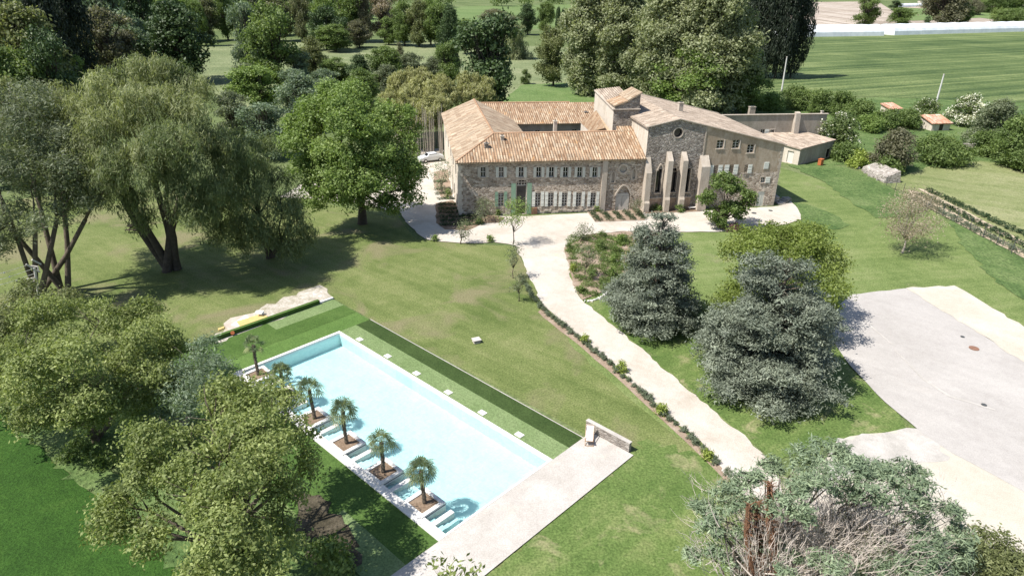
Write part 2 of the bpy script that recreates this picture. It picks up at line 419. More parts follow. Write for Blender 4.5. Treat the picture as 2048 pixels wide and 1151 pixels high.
M['dark_metal'] = mat_plain('dark_metal', (.07, .075, .075), .6, .2)
M['rust'] = mat_plain('rust', (.22, .12, .08), .8, .3)
M['pole_white'] = mat_plain('pole_white', (.56, .55, .53), .8, .1)
M['car_paint'] = mat_plain('car_paint', (.55, .57, .58), .3, .03, 1, 0, .6)
M['tyre'] = mat_plain('tyre', (.02, .02, .02), .8, .2)
def _glass():
    t = NT('window_glass'); t.principled((.012, .013, .016), .12, None, .5); return t.m
M['glass'] = _glass()
def _green_house():
    t = NT('greenhouse_film'); p = t.pos()
    n1 = t.noise(p, .25, 4); c = t.ramp(n1, [(.3, (.62, .65, .68)), (.7, (.80, .82, .84))]); t.principled(c, .45, None, .4); return t.m
M['film'] = _green_house()
def _pool():
    t = NT('pool_tile'); p = t.pos()
    n1 = t.noise(p, .7, 5); n2 = t.noise(p, 5.0, 3)
    b = t.n('ShaderNodeTexBrick', Scale=1.0); b.offset = 0
    b.inputs['Color1'].default_value = (1, 1, 1, 1); b.inputs['Color2'].default_value = (.965, .975, .975, 1); b.inputs['Mortar'].default_value = (.86, .92, .93, 1)
    b.inputs['Brick Width'].default_value = .5; b.inputs['Row Height'].default_value = .5; b.inputs['Mortar Size'].default_value = .012
    t.l(t.mapping(p, rot=(0, 0, math.radians(42.5))), b.inputs['Vector'])
    c = t.mix(1.0, t.ramp(t.mix(.4, n1, n2), [(.35, (.55, .70, .70)), (.65, (.63, .755, .75))]), b.outputs['Color'], 'MULTIPLY')
    t.principled(c, .5, None, .3); return t.m
M['pool_tile'] = _pool()
def _water():
    t = NT('pool_water'); p = t.pos()
    h = t.math('ADD', t.noise(p, 2.2, 4, .6, .6), t.math('MULTIPLY', t.noise(p, 9, 3), .3))
    nb = t.bump(h, .03, .6)
    tr = t.n('ShaderNodeBsdfTransparent'); 
    rip = t.ramp(t.noise(p, 2.4, 5, .7, 1.6), [(.38, (.72, .88, .90)), (.62, (.85, .945, .955))]); t.l(rip, tr.inputs[0])
    gl = t.n('ShaderNodeBsdfGlossy', Roughness=.08); t.l(nb, gl.inputs['Normal'])
    fr = t.n('ShaderNodeFresnel', IOR=1.33); t.l(nb, fr.inputs['Normal'])
    m = t.n('ShaderNodeMixShader'); t.l(fr.outputs[0], m.inputs[0]); t.l(tr.outputs[0], m.inputs[1]); t.l(gl.outputs[0], m.inputs[2])
    t.l(m.outputs[0], t.out.inputs[0]); return t.m
M['water'] = _water()
# foliage palettes (dark, mid, light)
LEAF = {
 'bright': ((0.108, 0.162, 0.035), (0.198, 0.281, 0.076), (0.374, 0.461, 0.173)),
 'hornbeam': ((.10, .135, .022), (.20, .26, .055), (.37, .42, .13)),
 'green': ((0.077, 0.119, 0.031), (0.147, 0.208, 0.062), (0.292, 0.369, 0.119)),
 'dark': ((0.030, 0.053, 0.020), (0.062, 0.103, 0.035), (0.138, 0.194, 0.072)),
 'black': ((.012, .020, .012), (.026, .038, .022), (.06, .078, .045)),
 'olive': ((0.094, 0.109, 0.040), (0.187, 0.213, 0.088), (0.363, 0.385, 0.187)),
 'walnut': ((0.102, 0.133, 0.039), (0.238, 0.287, 0.093), (0.502, 0.557, 0.227)),
 'grey': ((0.094, 0.113, 0.062), (0.182, 0.213, 0.125), (0.363, 0.402, 0.250)),
 'silver': ((0.100, 0.137, 0.088), (0.194, 0.254, 0.163), (0.388, 0.468, 0.312)),
 'plane': ((0.147, 0.167, 0.084), (0.273, 0.302, 0.163), (0.473, 0.497, 0.304)),
 'willow': ((0.078, 0.106, 0.042), (0.164, 0.203, 0.086), (0.341, 0.387, 0.182)),
 'willow_gold': ((0.131, 0.155, 0.068), (0.263, 0.293, 0.135), (0.452, 0.476, 0.247)),
 'gold': ((0.179, 0.178, 0.069), (0.378, 0.380, 0.172), (0.609, 0.609, 0.345)),
 'blue': ((0.082, 0.101, 0.076), (0.172, 0.198, 0.147), (0.370, 0.410, 0.310)),
 'juniper': ((0.095, 0.134, 0.079), (0.190, 0.249, 0.148), (0.380, 0.452, 0.282)),
 'lime': ((.16, .21, .035), (.29, .36, .075), (.48, .53, .17)),
 'pink': ((.21, .19, .115), (.36, .30, .22), (.55, .46, .38)),
 'brown': ((.09, .092, .052), (.175, .172, .105), (.31, .30, .20)),
 'blossom': ((.07, .105, .032), (.13, .18, .06), (.23, .28, .11), (.85, .83, .72)),
 'chestnut': ((.09, .105, .048), (.17, .185, .09), (.29, .29, .17), (.68, .60, .46)),
 'palm': ((0.060, 0.096, 0.042), (0.144, 0.186, 0.094), (0.408, 0.408, 0.209)),
 'lavender': ((.085, .115, .070), (.155, .19, .125), (.27, .31, .21)),
 'hedge': ((.020, .045, .018), (.045, .085, .035), (.09, .14, .06)),
 'flower': ((.20, .09, .10), (.34, .17, .18), (.52, .32, .32)),
}
L = {k: mat_leaf('leaf_'+k, v, .2 if k in ('blue', 'black', 'juniper', 'dark') else .42) for k, v in LEAF.items()}
# ================================================================ ground, fields, lawns
PA = G(465, 748); PB = G(674, 665); PD = G(882, 1087)
ea = (PD - PA).normalized(); eb = Vector((-ea.y, ea.x, 0))
if (PB - PA).dot(eb) < 0: eb = -eb
def PL(a, b, z=0.0): p = PA + ea*a + eb*b; return Vector((p.x, p.y, z))
PX = (ea, eb, Vector((0, 0, 1)))
POOL_A0, POOL_A1, POOL_B0, POOL_B1, DEP, WL = .30, 25.45, .62, 9.95, 1.15, -.13

# base ground: four sheets around the pool pit reaching past the horizon of the picture
inner = [PL(POOL_A0-.05, POOL_B0-.05), PL(POOL_A1+.05, POOL_B0-.05), PL(POOL_A1+.05, POOL_B1+.05), PL(POOL_A0-.05, POOL_B1+.05)]
outer = [Vector((-1500, -300, 0)), Vector((1500, -300, 0)), Vector((2600, 4200, 0)), Vector((-2600, 4200, 0))]
_pts = outer + inner
_tri = tessellate_polygon([outer, inner])
mb = MB(); mb.add(_pts, _tri)
_me = mb.mesh('ground', fix=False)
bm = bmesh.new(); bm.from_mesh(_me); bmesh.ops.reverse_faces(bm, faces=[f for f in bm.faces if f.normal.z < 0]); bm.to_mesh(_me); bm.free()
struct(link_mesh('ground', _me, M['meadow']))

def S(name, pts, z, mat, **k):
    return sheet(name, gp(pts), z, M[mat], **k)
# far fields
S('far_field', [(560, 58), (740, 17), (1200, 8), (1500, 3), (1500, 40), (1200, 54), (880, 66)], .06, 'far_green', jit=0)
S('pale_meadow', [(395, 95), (560, 78), (800, 82), (1180, 98), (1230, 180), (1110, 175), (1050, 200), (700, 165), (560, 240), (470, 250), (405, 150)], .04, 'pale_meadow', jit=.5)
S('rear_lawn', [(1045, 170), (1130, 166), (1290, 185), (1290, 230), (1010, 222), (1000, 205)], .07, 'long_grass2', jit=.3)
S('crop_field', [(1480, 66), (1620, 70), (1780, 71), (2100, 62), (2300, 60), (2500, 240), (2048, 206), (1760, 194), (1560, 188), (1450, 200)], .05, 'crop', jit=.3)
S('ploughed_field', [(1470, 66), (1620, 62), (1790, 60), (1798, 30), (1755, 3), (1500, 6)], .12, 'furrows', jit=.4)
S('brown_field', [(1480, 61), (1620, 59), (1700, 57), (1800, 57), (1940, 54), (2010, 43), (1960, 36), (1900, 40), (1825, 42), (1790, 38), (1620, 41), (1500, 44)], .08, 'brown_field', jit=.4)
S('green_strip', [(1775, 22), (1800, 14), (2060, 18), (2200, 14), (2200, 44), (2000, 40), (1960, 36), (1900, 40), (1825, 41), (1790, 36)], .10, 'far_green', jit=.4)
S('pale_strip', [(1790, 10), (1990, 2), (2090, 6), (2040, 14), (1840, 17), (1800, 15)], .11, 'field_soil', jit=.4)
# land right of the house
S('garden_meadow', [(1530, 210), (1760, 194), (2048, 206), (2400, 230), (2400, 420), (2048, 330), (1800, 350), (1700, 330), (1600, 335), (1560, 300)], .03, 'long_grass', jit=.45, step=.45)
S('dry_meadow', [(1790, 360), (1850, 335), (1960, 322), (2048, 330), (2500, 380), (2500, 800), (2100, 560), (2048, 515), (1950, 450), (1850, 395), (1780, 375)], .06, 'dry_meadow', jit=.3)
lawn_pts = [(1560, 335), (1640, 360), (1720, 400), (1800, 385), (1860, 420), (1960, 490), (2048, 545), (2300, 680), (2300, 800), (2100, 720), (2048, 690), (1880, 640), (1600, 700), (1500, 900), (1470, 960), (1300, 830), (1150, 700), (1060, 560), (1120, 480), (1300, 440), (1560, 430)]
S('right_lawn', lawn_pts, .02, 'lawn_green', jit=.2)
S('rough_verge', smooth_loop([(1575, 330), (1650, 325), (1720, 345), (1800, 385), (1840, 415), (1800, 430), (1740, 430), (1700, 405), (1650, 365)], 1) and [(1575, 330), (1650, 325), (1720, 345), (1800, 385), (1850, 418), (1810, 436), (1750, 436), (1705, 408), (1650, 365)], .07, 'long_grass', jit=.45, step=.45)
S('fence_verge', [(1890, 425), (1960, 465), (2048, 512), (2200, 590), (2200, 690), (2048, 600), (1990, 565), (1930, 500)], .07, 'long_grass', jit=.45, step=.45)
S('grass_patch', [(1582, 405), (1620, 410), (1670, 430), (1700, 450), (1660, 460), (1610, 448), (1590, 430)], .06, 'long_grass', jit=.45, step=.45)
# central lawn and shaded park lawn on the left
S('central_lawn', [(-400, 860), (-300, 470), (60, 395), (300, 380), (620, 400), (800, 440), (830, 478), (935, 488), (1030, 492), (1062, 560), (1085, 612), (1140, 658), (1300, 802), (1400, 882), (1462, 955), (1560, 1300), (900, 1260), (979, 1136), (1246, 912), (1180, 868), (1178, 872), (745, 640), (668, 597), (640, 592), (470, 670), (380, 700), (200, 800)], .01, 'lawn', jit=0)
S('lower_lawn', [(1290, 880), (1380, 900), (1462, 960), (1600, 1350), (850, 1350), (978, 1137), (1248, 912)], .03, 'lawn_fresh', jit=.5, step=.35)
S('cedar_lawn', [(1165, 602), (1215, 580), (1300, 600), (1420, 700), (1500, 640), (1640, 650), (1700, 735), (1830, 862), (1795, 862), (1672, 884), (1545, 925), (1500, 882), (1400, 800), (1300, 712), (1215, 645)], .04, 'lawn_fresh', jit=.15)
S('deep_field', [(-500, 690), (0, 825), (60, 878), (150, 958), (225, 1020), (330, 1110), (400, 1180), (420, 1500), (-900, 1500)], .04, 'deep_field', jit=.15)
S('field_verge', [(-500, 640), (0, 760), (110, 850), (240, 950), (400, 1080), (520, 1260), (420, 1500), (400, 1180), (330, 1110), (225, 1020), (150, 958), (60, 878), (0, 825), (-500, 690)], .06, 'long_grass', jit=.45, step=.45)
S('pavement_crack', [(1718, 630), (1745, 655), (1786, 690), (1784, 691), (1743, 657), (1716, 631)], .095, 'gravel', jit=.03, step=.4)
S('pavement_crack', [(1790, 700), (1850, 760), (1900, 792), (1990, 820), (1990, 822), (1898, 795), (1848, 763), (1788, 702)], .095, 'gravel', jit=.04, step=.4)
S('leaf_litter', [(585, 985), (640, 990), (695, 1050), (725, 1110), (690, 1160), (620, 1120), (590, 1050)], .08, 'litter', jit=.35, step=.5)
S('rough_grass', [(-100, 740), (120, 770), (300, 760), (430, 745), (480, 775), (620, 890), (760, 1010), (860, 1120), (800, 1230), (520, 1260), (400, 1080), (240, 950), (110, 850), (0, 780)], .03, 'long_grass', jit=.3)
S('stony_ground', [(425, 678), (470, 640), (560, 600), (640, 570), (655, 578), (668, 596), (600, 622), (500, 660), (432, 688)], .05, 'rubble_ground', jit=.35, step=.7)
# drive, courtyard, parking
path_pts = [(1455, 955), (1400, 882), (1300, 802), (1220, 724), (1140, 658), (1085, 612), (1060, 560), (1045, 520), (1030, 492), (985, 485), (935, 487), (880, 484), (850, 478), (822, 455), (800, 425), (700, 405), (560, 395), (600, 370), (800, 350), (838, 330), (840, 298), (885, 298), (895, 340), (915, 400), (945, 432), (1063, 433), (1200, 425), (1283, 418), (1400, 424), (1555, 413), (1582, 402), (1598, 424), (1602, 440), (1560, 452), (1500, 462), (1400, 464), (1275, 466), (1250, 463), (1175, 470), (1130, 494), (1133, 515), (1145, 570), (1165, 602), (1215, 645), (1300, 712), (1400, 802), (1500, 884), (1548, 930), (1600, 1100)]
S('path', path_pts, .09, 'path', jit=.2, step=.35)
S('parking', [(1640, 648), (1700, 590), (1815, 577), (1930, 648), (2048, 724), (2400, 960), (2400, 1200), (2048, 985), (1900, 905), (1844, 867), (1770, 805), (1700, 732)], .08, 'asphalt', jit=.06)
S('parking_edge', [(1812, 577), (1908, 572), (1960, 602), (2048, 655), (2400, 880), (2400, 962), (2048, 726), (1930, 650)], .10, 'cream', jit=.2, step=.4)
S('lower_yard', [(1672, 884), (1735, 868), (1797, 860), (1850, 858), (2048, 960), (2400, 1180), (2400, 1500), (1500, 1500), (1560, 1040)], .065, 'cream', jit=.2)
S('gravel', [(1672, 884), (1735, 868), (1797, 860), (1835, 858), (1880, 893), (1900, 915), (1870, 925), (1800, 922), (1740, 935), (1680, 960), (1620, 1010)], .075, 'gravel', jit=.35, step=.5)
S('flower_bed', [(1128, 497), (1175, 471), (1250, 464), (1300, 462), (1290, 520), (1240, 575), (1212, 582), (1165, 601), (1145, 570), (1133, 515)], .12, 'mulch', jit=.12)
S('corner_bed', [(872, 408), (905, 402), (940, 430), (985, 432), (1010, 436), (1000, 446), (965, 448), (935, 462), (890, 460), (872, 447)], .12, 'soil', jit=.1)
S('side_bed', [(868, 345), (895, 340), (905, 392), (885, 398), (868, 372)], .12, 'mulch', jit=.1)
S('front_bed', [(1174, 424), (1283, 420), (1290, 442), (1190, 445)], .12, 'mulch', jit=.05)
S('house_bed', [(1290, 419), (1400, 417), (1400, 424), (1290, 428)], .12, 'soil', jit=.05)

# ================================================================ pool terrace
def prect(name, a0, a1, b0, b1, z, mat, thick=None):
    mb = MB()
    if thick: mb.box(PL((a0+a1)/2, (b0+b1)/2, z-thick/2), (a1-a0, b1-b0, thick), PX)
    else: mb.add([PL(a0, b0, z), PL(a1, b0, z), PL(a1, b1, z), PL(a0, b1, z)], [(0, 1, 2, 3)] if ea.cross(eb).z > 0 else [(3, 2, 1, 0)])
    o = link_mesh(name, mb.mesh(name), M[mat]); return o
struct(prect('turf', -6.2, 0, -3.2, 13.5, .03, 'turf_mid'))
struct(prect('turf_patch_light', -6.15, -4.35, 6.3, 13.5, .04, 'turf_light'))
struct(prect('turf_patch_dark', -4.35, -2.2, 6.3, 13.5, .045, 'turf_deep'))
struct(prect('turf_patch_corner', -6.15, -2.2, -3.2, 6.3, .042, 'turf_deep'))
struct(prect('turf_band_light', 0, 25.6, 10.15, 12.0, .04, 'turf_light'))
struct(prect('turf_band_dark', 0, 25.75, 12.0, 13.55, .04, 'turf_dark'))
struct(prect('turf_lower', -1.0, 25.6, -4.6, 0.0, .04, 'turf_deep'))
struct(prect('turf_lower_patch', 19.5, 25.6, -4.6, -2.4, .05, 'turf_light'))
struct(prect('concrete_deck', 25.6, 29.25, -7.5, 14.45, .10, 'concrete'))
o = prect('turf_lip', 0, 25.6, 13.56, 13.62, .05, 'concrete', .05); tag(o, 'thin pale edging strip between the dark turf band and the lawn', 'edging'); rebase(o)
# paving joints of the deck edge, coping
cop = thing('pool_coping', 'white stone coping round the rim of the swimming pool', 'coping', PL(12, 0, 0))
for nm, a0, a1, b0, b1 in (('coping_stone', 0, 25.6, 0, .62), ('coping_stone', 0, .30, .62, 9.95), ('coping_stone', 0, 25.6, 9.95, 10.17), ('coping_stone', 25.45, 25.6, .62, 9.95)):
    mb = MB(); mb.box(PL((a0+a1)/2, (b0+b1)/2, .04), (a1-a0-.004, b1-b0-.004, .16), PX); mb.build(nm, M['white_stone'], cop)
pool = thing('swimming_pool', 'large rectangular pool of pale turquoise water in white tiles', 'pool', PL(12, 5, -DEP))
A0, A1, B0, B1 = POOL_A0, POOL_A1, POOL_B0, POOL_B1
mb = MB(); c = [PL(A0, B0), PL(A1, B0), PL(A1, B1), PL(A0, B1)]
lo = [p - Vector((0, 0, DEP)) for p in c]
mb.add(lo, [(0, 1, 2, 3)])
mb.build('pool_floor', M['pool_tile'], pool)
mb = MB()
for i in range(4):
    j = (i+1) % 4; mb.add([lo[i], lo[j], c[j]+Vector((0, 0, -.045)), c[i]+Vector((0, 0, -.045))], [(0, 1, 2, 3)])
mb.build('pool_wall', M['pool_tile'], pool, fix=False)
mb = MB(); mb.box(PL(13.2, 1.5, -.80), (23.0, 1.74, .6), PX); mb.box(PL(13.2, .95, -.42), (23.2, .62, .18), PX); mb.box(PL(13.2, 1.45, -.50), (23.1, .5, .12), PX)
mb.build('pool_step', M['pool_tile'], pool)
mb = MB(); mb.add([PL(A0, B0, WL), PL(A1, B0, WL), PL(A1, B1, WL), PL(A0, B1, WL)], [(0, 1, 2, 3)]); o = mb.build('water_surface', M['water'], pool)
# palm planters
PLANT_A = [1.75, 5.84, 10.07, 14.22, 18.43, 22.58]
PNAME = ['at the far turf end of the pool', 'second from the far turf end, half hidden by leaves', 'third from the far turf end', 'fourth from the far turf end', 'fifth, next to the last planter', 'nearest the concrete deck']
planter0 = None
for i, a in enumerate(PLANT_A):
    if planter0 is None:
        t = thing('palm_planter', 'square white pool planter with soil, ' + PNAME[i], 'planter', PL(0, 0, 0), 0, 'square palm planters along the pool')
        o0 = Vector((0, 0, 0)); 
        def PB_(a_, b_, z): return PL(a_, b_, z)
        mb = MB(); bc = 1.36
        for (ca, cb, sa, sb) in ((-.83, bc, .28, 1.94), (.83, bc, .28, 1.94), (0, bc-.83, 1.376, .28), (0, bc+.83, 1.376, .28)):
            mb.box(PL(ca, cb, -.42), (sa, sb, 1.22), PX)
        mb.build('rim', M['white_stone'], t)
        mb = MB(); mb.box(PL(0, bc, -.42), (1.375, 1.375, 1.06), PX); mb.build('soil', M['soil'], t)
        mb = MB(); mb.box(PL(.985, bc, .03), (.03, 1.92, .035), PX); mb.build('trim', M['dark_metal'], t)
        mb = MB(); mb.box(PL(1.62, bc, -.36), (.34, 1.9, .56), PX); mb.build('ledge', M['white_stone'], t)
        planter0 = t; t.location = PL(0, 0, 0) + ea*a
        base_off = t.location.copy()
    else:
        copy_tree(planter0, PL(0, 0, 0) + ea*a, 0, 'square white pool planter with soil, ' + PNAME[i])
planter0.location = PL(PLANT_A[0], 0, 0)
# turf covered parapet at the far end of the terrace
t = thing('terrace_parapet', 'long low parapet with green turf top at the far end of the pool terrace', 'parapet', PL(-6.35, 5, 0))
mb = MB(); mb.box(PL(-6.36, 4.4, .2), (.34, 15.2, .42), PX); mb.build('wall', M['white_stone'], t)
mb = MB(); mb.box(PL(-6.33, 4.4, .425), (.38, 15.2, .03), PX); mb.box(PL(-6.175, 4.4, .2), (.02, 15.2, .40), PX); mb.build('turf_cover', M['turf_deep'], t)
mb = MB(); mb.box(PL(-6.35, 12.8, .1), (.25, 1.6, .16), PX); mb.build('kerb', M['white_stone'], t)
# skimmer lids
first = None
for i, (a, b) in enumerate([(2.55, 10.6), (6.66, 10.6), (10.55, 10.6), (14.46, 10.6), (18.3, 10.6), (22.1, 10.6)]):
    lab = 'square white cover plate in the turf, ' + ['closest to the far pool corner', 'second from the far pool corner', 'third from the far pool corner', 'fourth from the far pool corner', 'fifth, one before the deck end', 'closest to the concrete deck'][i]
    if first is None:
        mb = MB(); mb.box(Vector((0, 0, .03)), (.62, .46, .05), PX); mb.box(Vector((0, 0, .06)), (.5, .34, .012), PX)
        first = mb.build('pool_cover_plate', M['white_stone']); tag(first, lab, 'cover plate', 'white cover plates beside the pool'); first.location = PL(a, b, .04)
    else:
        c_ = first.copy(); C.objects.link(c_); c_.location = PL(a, b, .04); c_['label'] = lab
# low block wall at the deck end
t = thing('block_wall', 'low grey block wall standing at the end of the concrete deck', 'wall', PL(26.9, 14.6, 0))
mb = MB(); mb.box(PL(26.95, 14.62, .40), (3.75, .28, .80), PX); mb.build('blockwork', M['block_wall'], t)
mb = MB(); mb.box(PL(26.95, 14.62, .82), (3.8, .33, .045), PX); mb.build('coping', M['concrete'], t)
# deck chair: sling of white canvas on a folding wooden frame, facing the pool
t = thing('deck_chair', 'white canvas deck chair on the concrete deck beside the block wall', 'deck chair', PL(26.1, 13.7, .10))
def DC(x, y, z):  # x across, y forward (towards pool)
    f = (-eb*.8 + ea*.6).normalized(); s_ = Vector((-f.y, f.x, 0))
    return PL(26.1, 13.55, .10) + s_*x + f*y + Vector((0, 0, z))
mb = MB()
for x in (-.28, .28):
    mb.bar(DC(x, .62, .02), DC(x, -.55, .95), .04); mb.bar(DC(x*.9, -.55, .02), DC(x*.9, .62, .42), .04); mb.bar(DC(x*.8, -.05, .30), DC(x*.8, -.62, .02), .03)
for y, z in ((.62, .02), (-.55, .95), (-.55, .02), (.62, .42)): mb.bar(DC(-.3, y, z), DC(.3, y, z), .04)
mb.build('frame', M['wood'], t)
mb = MB(); prof = [(.62, .44), (.4, .34), (.1, .26), (-.15, .36), (-.35, .62), (-.57, .98)]
vs = [DC(x, y, z) for y, z in prof for x in (-.26, .26)]; mb.add(vs, [(2*i, 2*i+1, 2*i+3, 2*i+2) for i in range(len(prof)-1)])
mb.add([v + Vector((0, 0, -.012)) for v in vs], [(2*i, 2*i+2, 2*i+3, 2*i+1) for i in range(len(prof)-1)])
mb.build('sling', M['canvas'], t)
# stone block with lid in the lawn
t = thing('stone_block', 'square pale stone block with a lid alone in the middle of the lawn', 'stone block', G(953, 684))
mb = MB(); b0 = G(953, 684); ax = (Vector((.9, .43, 0)).normalized(), Vector((-.43, .9, 0)).normalized(), Vector((0, 0, 1)))
mb.box(b0 + Vector((0, 0, .14)), (.62, .58, .28), ax); mb.build('base', M['old_stone'], t)
mb = MB(); mb.box(b0 + Vector((0, 0, .31)), (.74, .68, .06), ax); mb.build('lid', M['concrete'], t)
# things left behind the parapet
t = thing('yellow_board', 'long yellow board lying on the pile behind the terrace parapet', 'board', G(505, 642))
mb = MB(); mb.prism([G(473, 643, .42), G(526, 627, .42), G(537, 635, .36), G(481, 653, .36)], (0, 0, .05)); mb.build('panel', M['yellow'], t)
mb = MB(); mb.prism([G(475, 646, .35), G(535, 632, .35), G(536, 634, .35), G(477, 649, .35)], (0, 0, .04)); mb.build('batten', M['wood'], t)
mb = MB(); mb.prism([G(462, 650, .30), G(492, 630, .30), G(500, 637, .30), G(478, 652, .30)], (0, 0, .04)); tag(mb.build('white_sheet', M['canvas']), 'white flat sheet lying half under the yellow board', 'sheet')
mb = MB(); pts = [G(448, 652), G(462, 641), G(520, 628), G(545, 636), G(480, 662), G(460, 668)]
mb.prism(pts, (0, 0, .3)); tag(mb.build('covered_pile', M['tarp']), 'low pile under a grey brown cover behind the terrace parapet', 'pile')
mb = MB(); mb.prism([G(436, 657, .03), G(448, 653, .03), G(449, 656, .03), G(437, 661, .03)], (0, 0, .06)); tag(mb.build('yellow_offcut', M['yellow']), 'short yellow offcut on the ground left of the covered pile', 'board')
mb = MB(); mb.tube([G(465, 665), G(465, 665, .3), G(465, 665, .34)], [.13, .17, .18], 10); tag(mb.build('clay_pot', M['orange']), 'small reddish clay pot in front of the covered pile', 'pot')
mb = MB(); mb.box(G(519, 626, .5), (.7, .5, .35)); mb.box(G(519, 626, .7), (.5, .3, .1)); tag(mb.build('white_bucket', M['canvas']), 'small white crate standing at the far end of the yellow board', 'crate')
# drain covers on the yards
for px, py, r, lab, mt in ((1508, 426, .35, 'round dark drain cover on the courtyard nearest the house door', 'dark_metal'), (1541, 421, .3, 'small dark drain cover near the right corner of the house', 'dark_metal'), (1948, 696, .42, 'rusty brown drain cover in the grey parking area', 'rust'), (1925, 673, .18, 'tiny dark lid beyond the rusty drain cover', 'dark_metal'), (1968, 809, .2, 'small dark lid in the near part of the parking area', 'dark_metal')):
    mb = MB(); p = G(px, py, .10); mb.tube([p, p+Vector((0, 0, .03))], [r, r], 14); mb.tube([p+Vector((0, 0, .03)), p+Vector((0, 0, .045))], [r*.8, r*.78], 14)
    tag(mb.build('drain_cover', M[mt]), lab, 'drain cover', 'covers set in the yards')
# ================================================================ monastery house (u along the front, v towards the back)
HO = G(916, 322, 7.6); HA = G(1292, 313.7, 7.6)
HU = (HA - HO).normalized(); HV = Vector((-HU.y, HU.x, 0)); HZ = Vector((0, 0, 1)); HO = Vector((HO.x, HO.y, 0))
def W(u, v, z): return HO + HU*u + HV*v + HZ*z
def onwall(px, py, v=0.0):
    d = ray(px, py); cam0 = Vector((0, 0, CAM_H)); t = (v - (cam0 - HO).dot(HV)) / d.dot(HV)
    p = cam0 + d*t; return (p - HO).dot(HU), p.z
house = thing('monastery_house', 'old stone monastery with cloister wings, low tower and tiled roofs', 'monastery', W(12, 0, 0))

def tess_wall(name, outline, holes, fr, mat, parent, reveal=.28, thick=None):
    """outline & holes: (s,z) loops; fr(s,z,off)->world, off>0 outward"""
    loops = [[Vector((a, b, 0)) for a, b in outline]] + [[Vector((a, b, 0)) for a, b in h] for h in holes]
    tri = tessellate_polygon(loops)
    flat = [p for l in loops for p in l]
    mb = MB(); mb.add([fr(p.x, p.y, 0) for p in flat], tri)
    for h in holes:
        n = len(h)
        vs = [fr(a, b, 0) for a, b in h] + [fr(a, b, -reveal) for a, b in h]
        mb.add(vs, [(i, (i+1) % n, n+(i+1) % n, n+i) for i in range(n)])
    o = mb.build(name, mat, parent)
    return o
def rect(s, z, w, h): return [(s-w/2, z-h/2), (s+w/2, z-h/2), (s+w/2, z+h/2), (s-w/2, z+h/2)]
def arched(s, z, w, h, rise, n=8):
    top = z+h/2-rise; pts = [(s-w/2, z-h/2), (s+w/2, z-h/2)]
    for k in range(n+1):
        a = math.pi*k/n; pts.append((s+math.cos(a)*w/2, top+math.sin(a)*rise))
    return pts
def pointed(s, z, w, h, rise, n=5):
    top = z+h/2-rise; pts = [(s-w/2, z-h/2), (s+w/2, z-h/2)]
    for k in range(n+1): q = k/n; pts.append((s+w/2*(1-q), top+rise*math.sin(q*math.pi/2)**.9))
    for k in range(1, n+1): q = 1-k/n; pts.append((s-w/2*(1-q), top+rise*math.sin(q*math.pi/2)**.9))
    return pts
def circle(s, z, r, n=20): return [(s+r*math.cos(2*math.pi*k/n), z+r*math.sin(2*math.pi*k/n)) for k in range(n)]
def fbox(mb, fr, s, z, off, ds, dz, do):
    c = fr(s, z, off); X = (fr(s+1, z, off)-c).normalized(); Z = (fr(s, z+1, off)-c).normalized(); Y = (fr(s, z, off+1)-c).normalized()
    mb.box(c, (ds, do, dz), (X, Y, Z))
def window(fr, s, z, w, h, parent, shut=None, sides='LR', sw=None, arch=False, frame='frame_white', bars=2, reveal=.22, sill=True, name='window', surround=None):
    win = bpy.data.objects.new(name, None); C.objects.link(win); win.parent = parent
    win.location = fr(s, z-h/2, 0) - origin_of(parent)
    mb = MB(); fbox(mb, fr, s, z, -reveal-.02, w, h, .02); mb.build('pane', M['glass'], win)
    mb = MB(); t_ = .05
    for k in (-1, 1): fbox(mb, fr, s+k*(w/2-t_/2), z, -reveal+.03, t_, h, .06)
    fbox(mb, fr, s, z, -reveal+.034, t_*1.3, h-.01, .06)
    for k in range(bars+2):
        zz = z-h/2+t_/2 + (h-t_)*k/(bars+1); fbox(mb, fr, s, zz, -reveal+.028, w-.01, .045, .05)
    mb.build('frame', M[frame], win)
    if sill:
        mb = MB(); fbox(mb, fr, s, z-h/2-.05, .03, w+.16, .09, .14); mb.build('sill', M['cut_stone'], win)
    if surround:
        mb = MB()
        for k in (-1, 1): fbox(mb, fr, s+k*(w/2+.08), z, .012, .15, h, .04)
        fbox(mb, fr, s, z+h/2+.09, .014, w+.34, .16, .045); mb.build('surround', M[surround], win)
    if shut:
        sw = sw or w*.55
        for k, c in ((-1, 'L'), (1, 'R')):
            if c not in sides: continue
            mb = MB(); x = s+k*(w/2+sw/2+.03)
            fbox(mb, fr, x, z, .055, sw, h+.06, .035)
            for q in (-.32, 0, .32): fbox(mb, fr, x, z+q*h, .082, sw-.04, .08, .02)
            mb.build('shutter', M[shut], win)
    return win

FR = lambda s, z, off=0: W(s, -off, z)                 # front wall, v=0
Z1 = lambda x, y: (860 + x/3.8375, 160 + y/3.8375)
Z2 = lambda x, y: (1160 + x/3.5964, 160 + y/3.5964)
Z3 = lambda x, y: (1280 + x/5.48, 230 + y/5.48)
holes = []
wins = []
for x, sh in ((408, 'shutter_stone'), (547, 'shutter_pale'), (700, 'shutter_pale'), (835, 'shutter_pale'), (933, 'shutter_pale'), (1041, 'shutter_pale'), (1150, 'shutter_pale'), (1266, 'shutter_pale')):
    u, z = onwall(*Z1(x, 707)); holes.append(rect(u, z, .66, 1.35)); wins.append((u, z, .66, 1.35, sh, False, 1, .38))
for x, sh in ((545, 'shutter_green'), (828, 'shutter_white'), (927, 'shutter_white'), (1033, 'shutter_white'), (1141, 'shutter_white'), (1252, 'shutter_white')):
    u, z = onwall(*Z1(x, 918)); holes.append(arched(u, z+.1, .74, 2.05, .16)); wins.append((u, z+.1, .74, 2.0, sh, True, 4, .43))
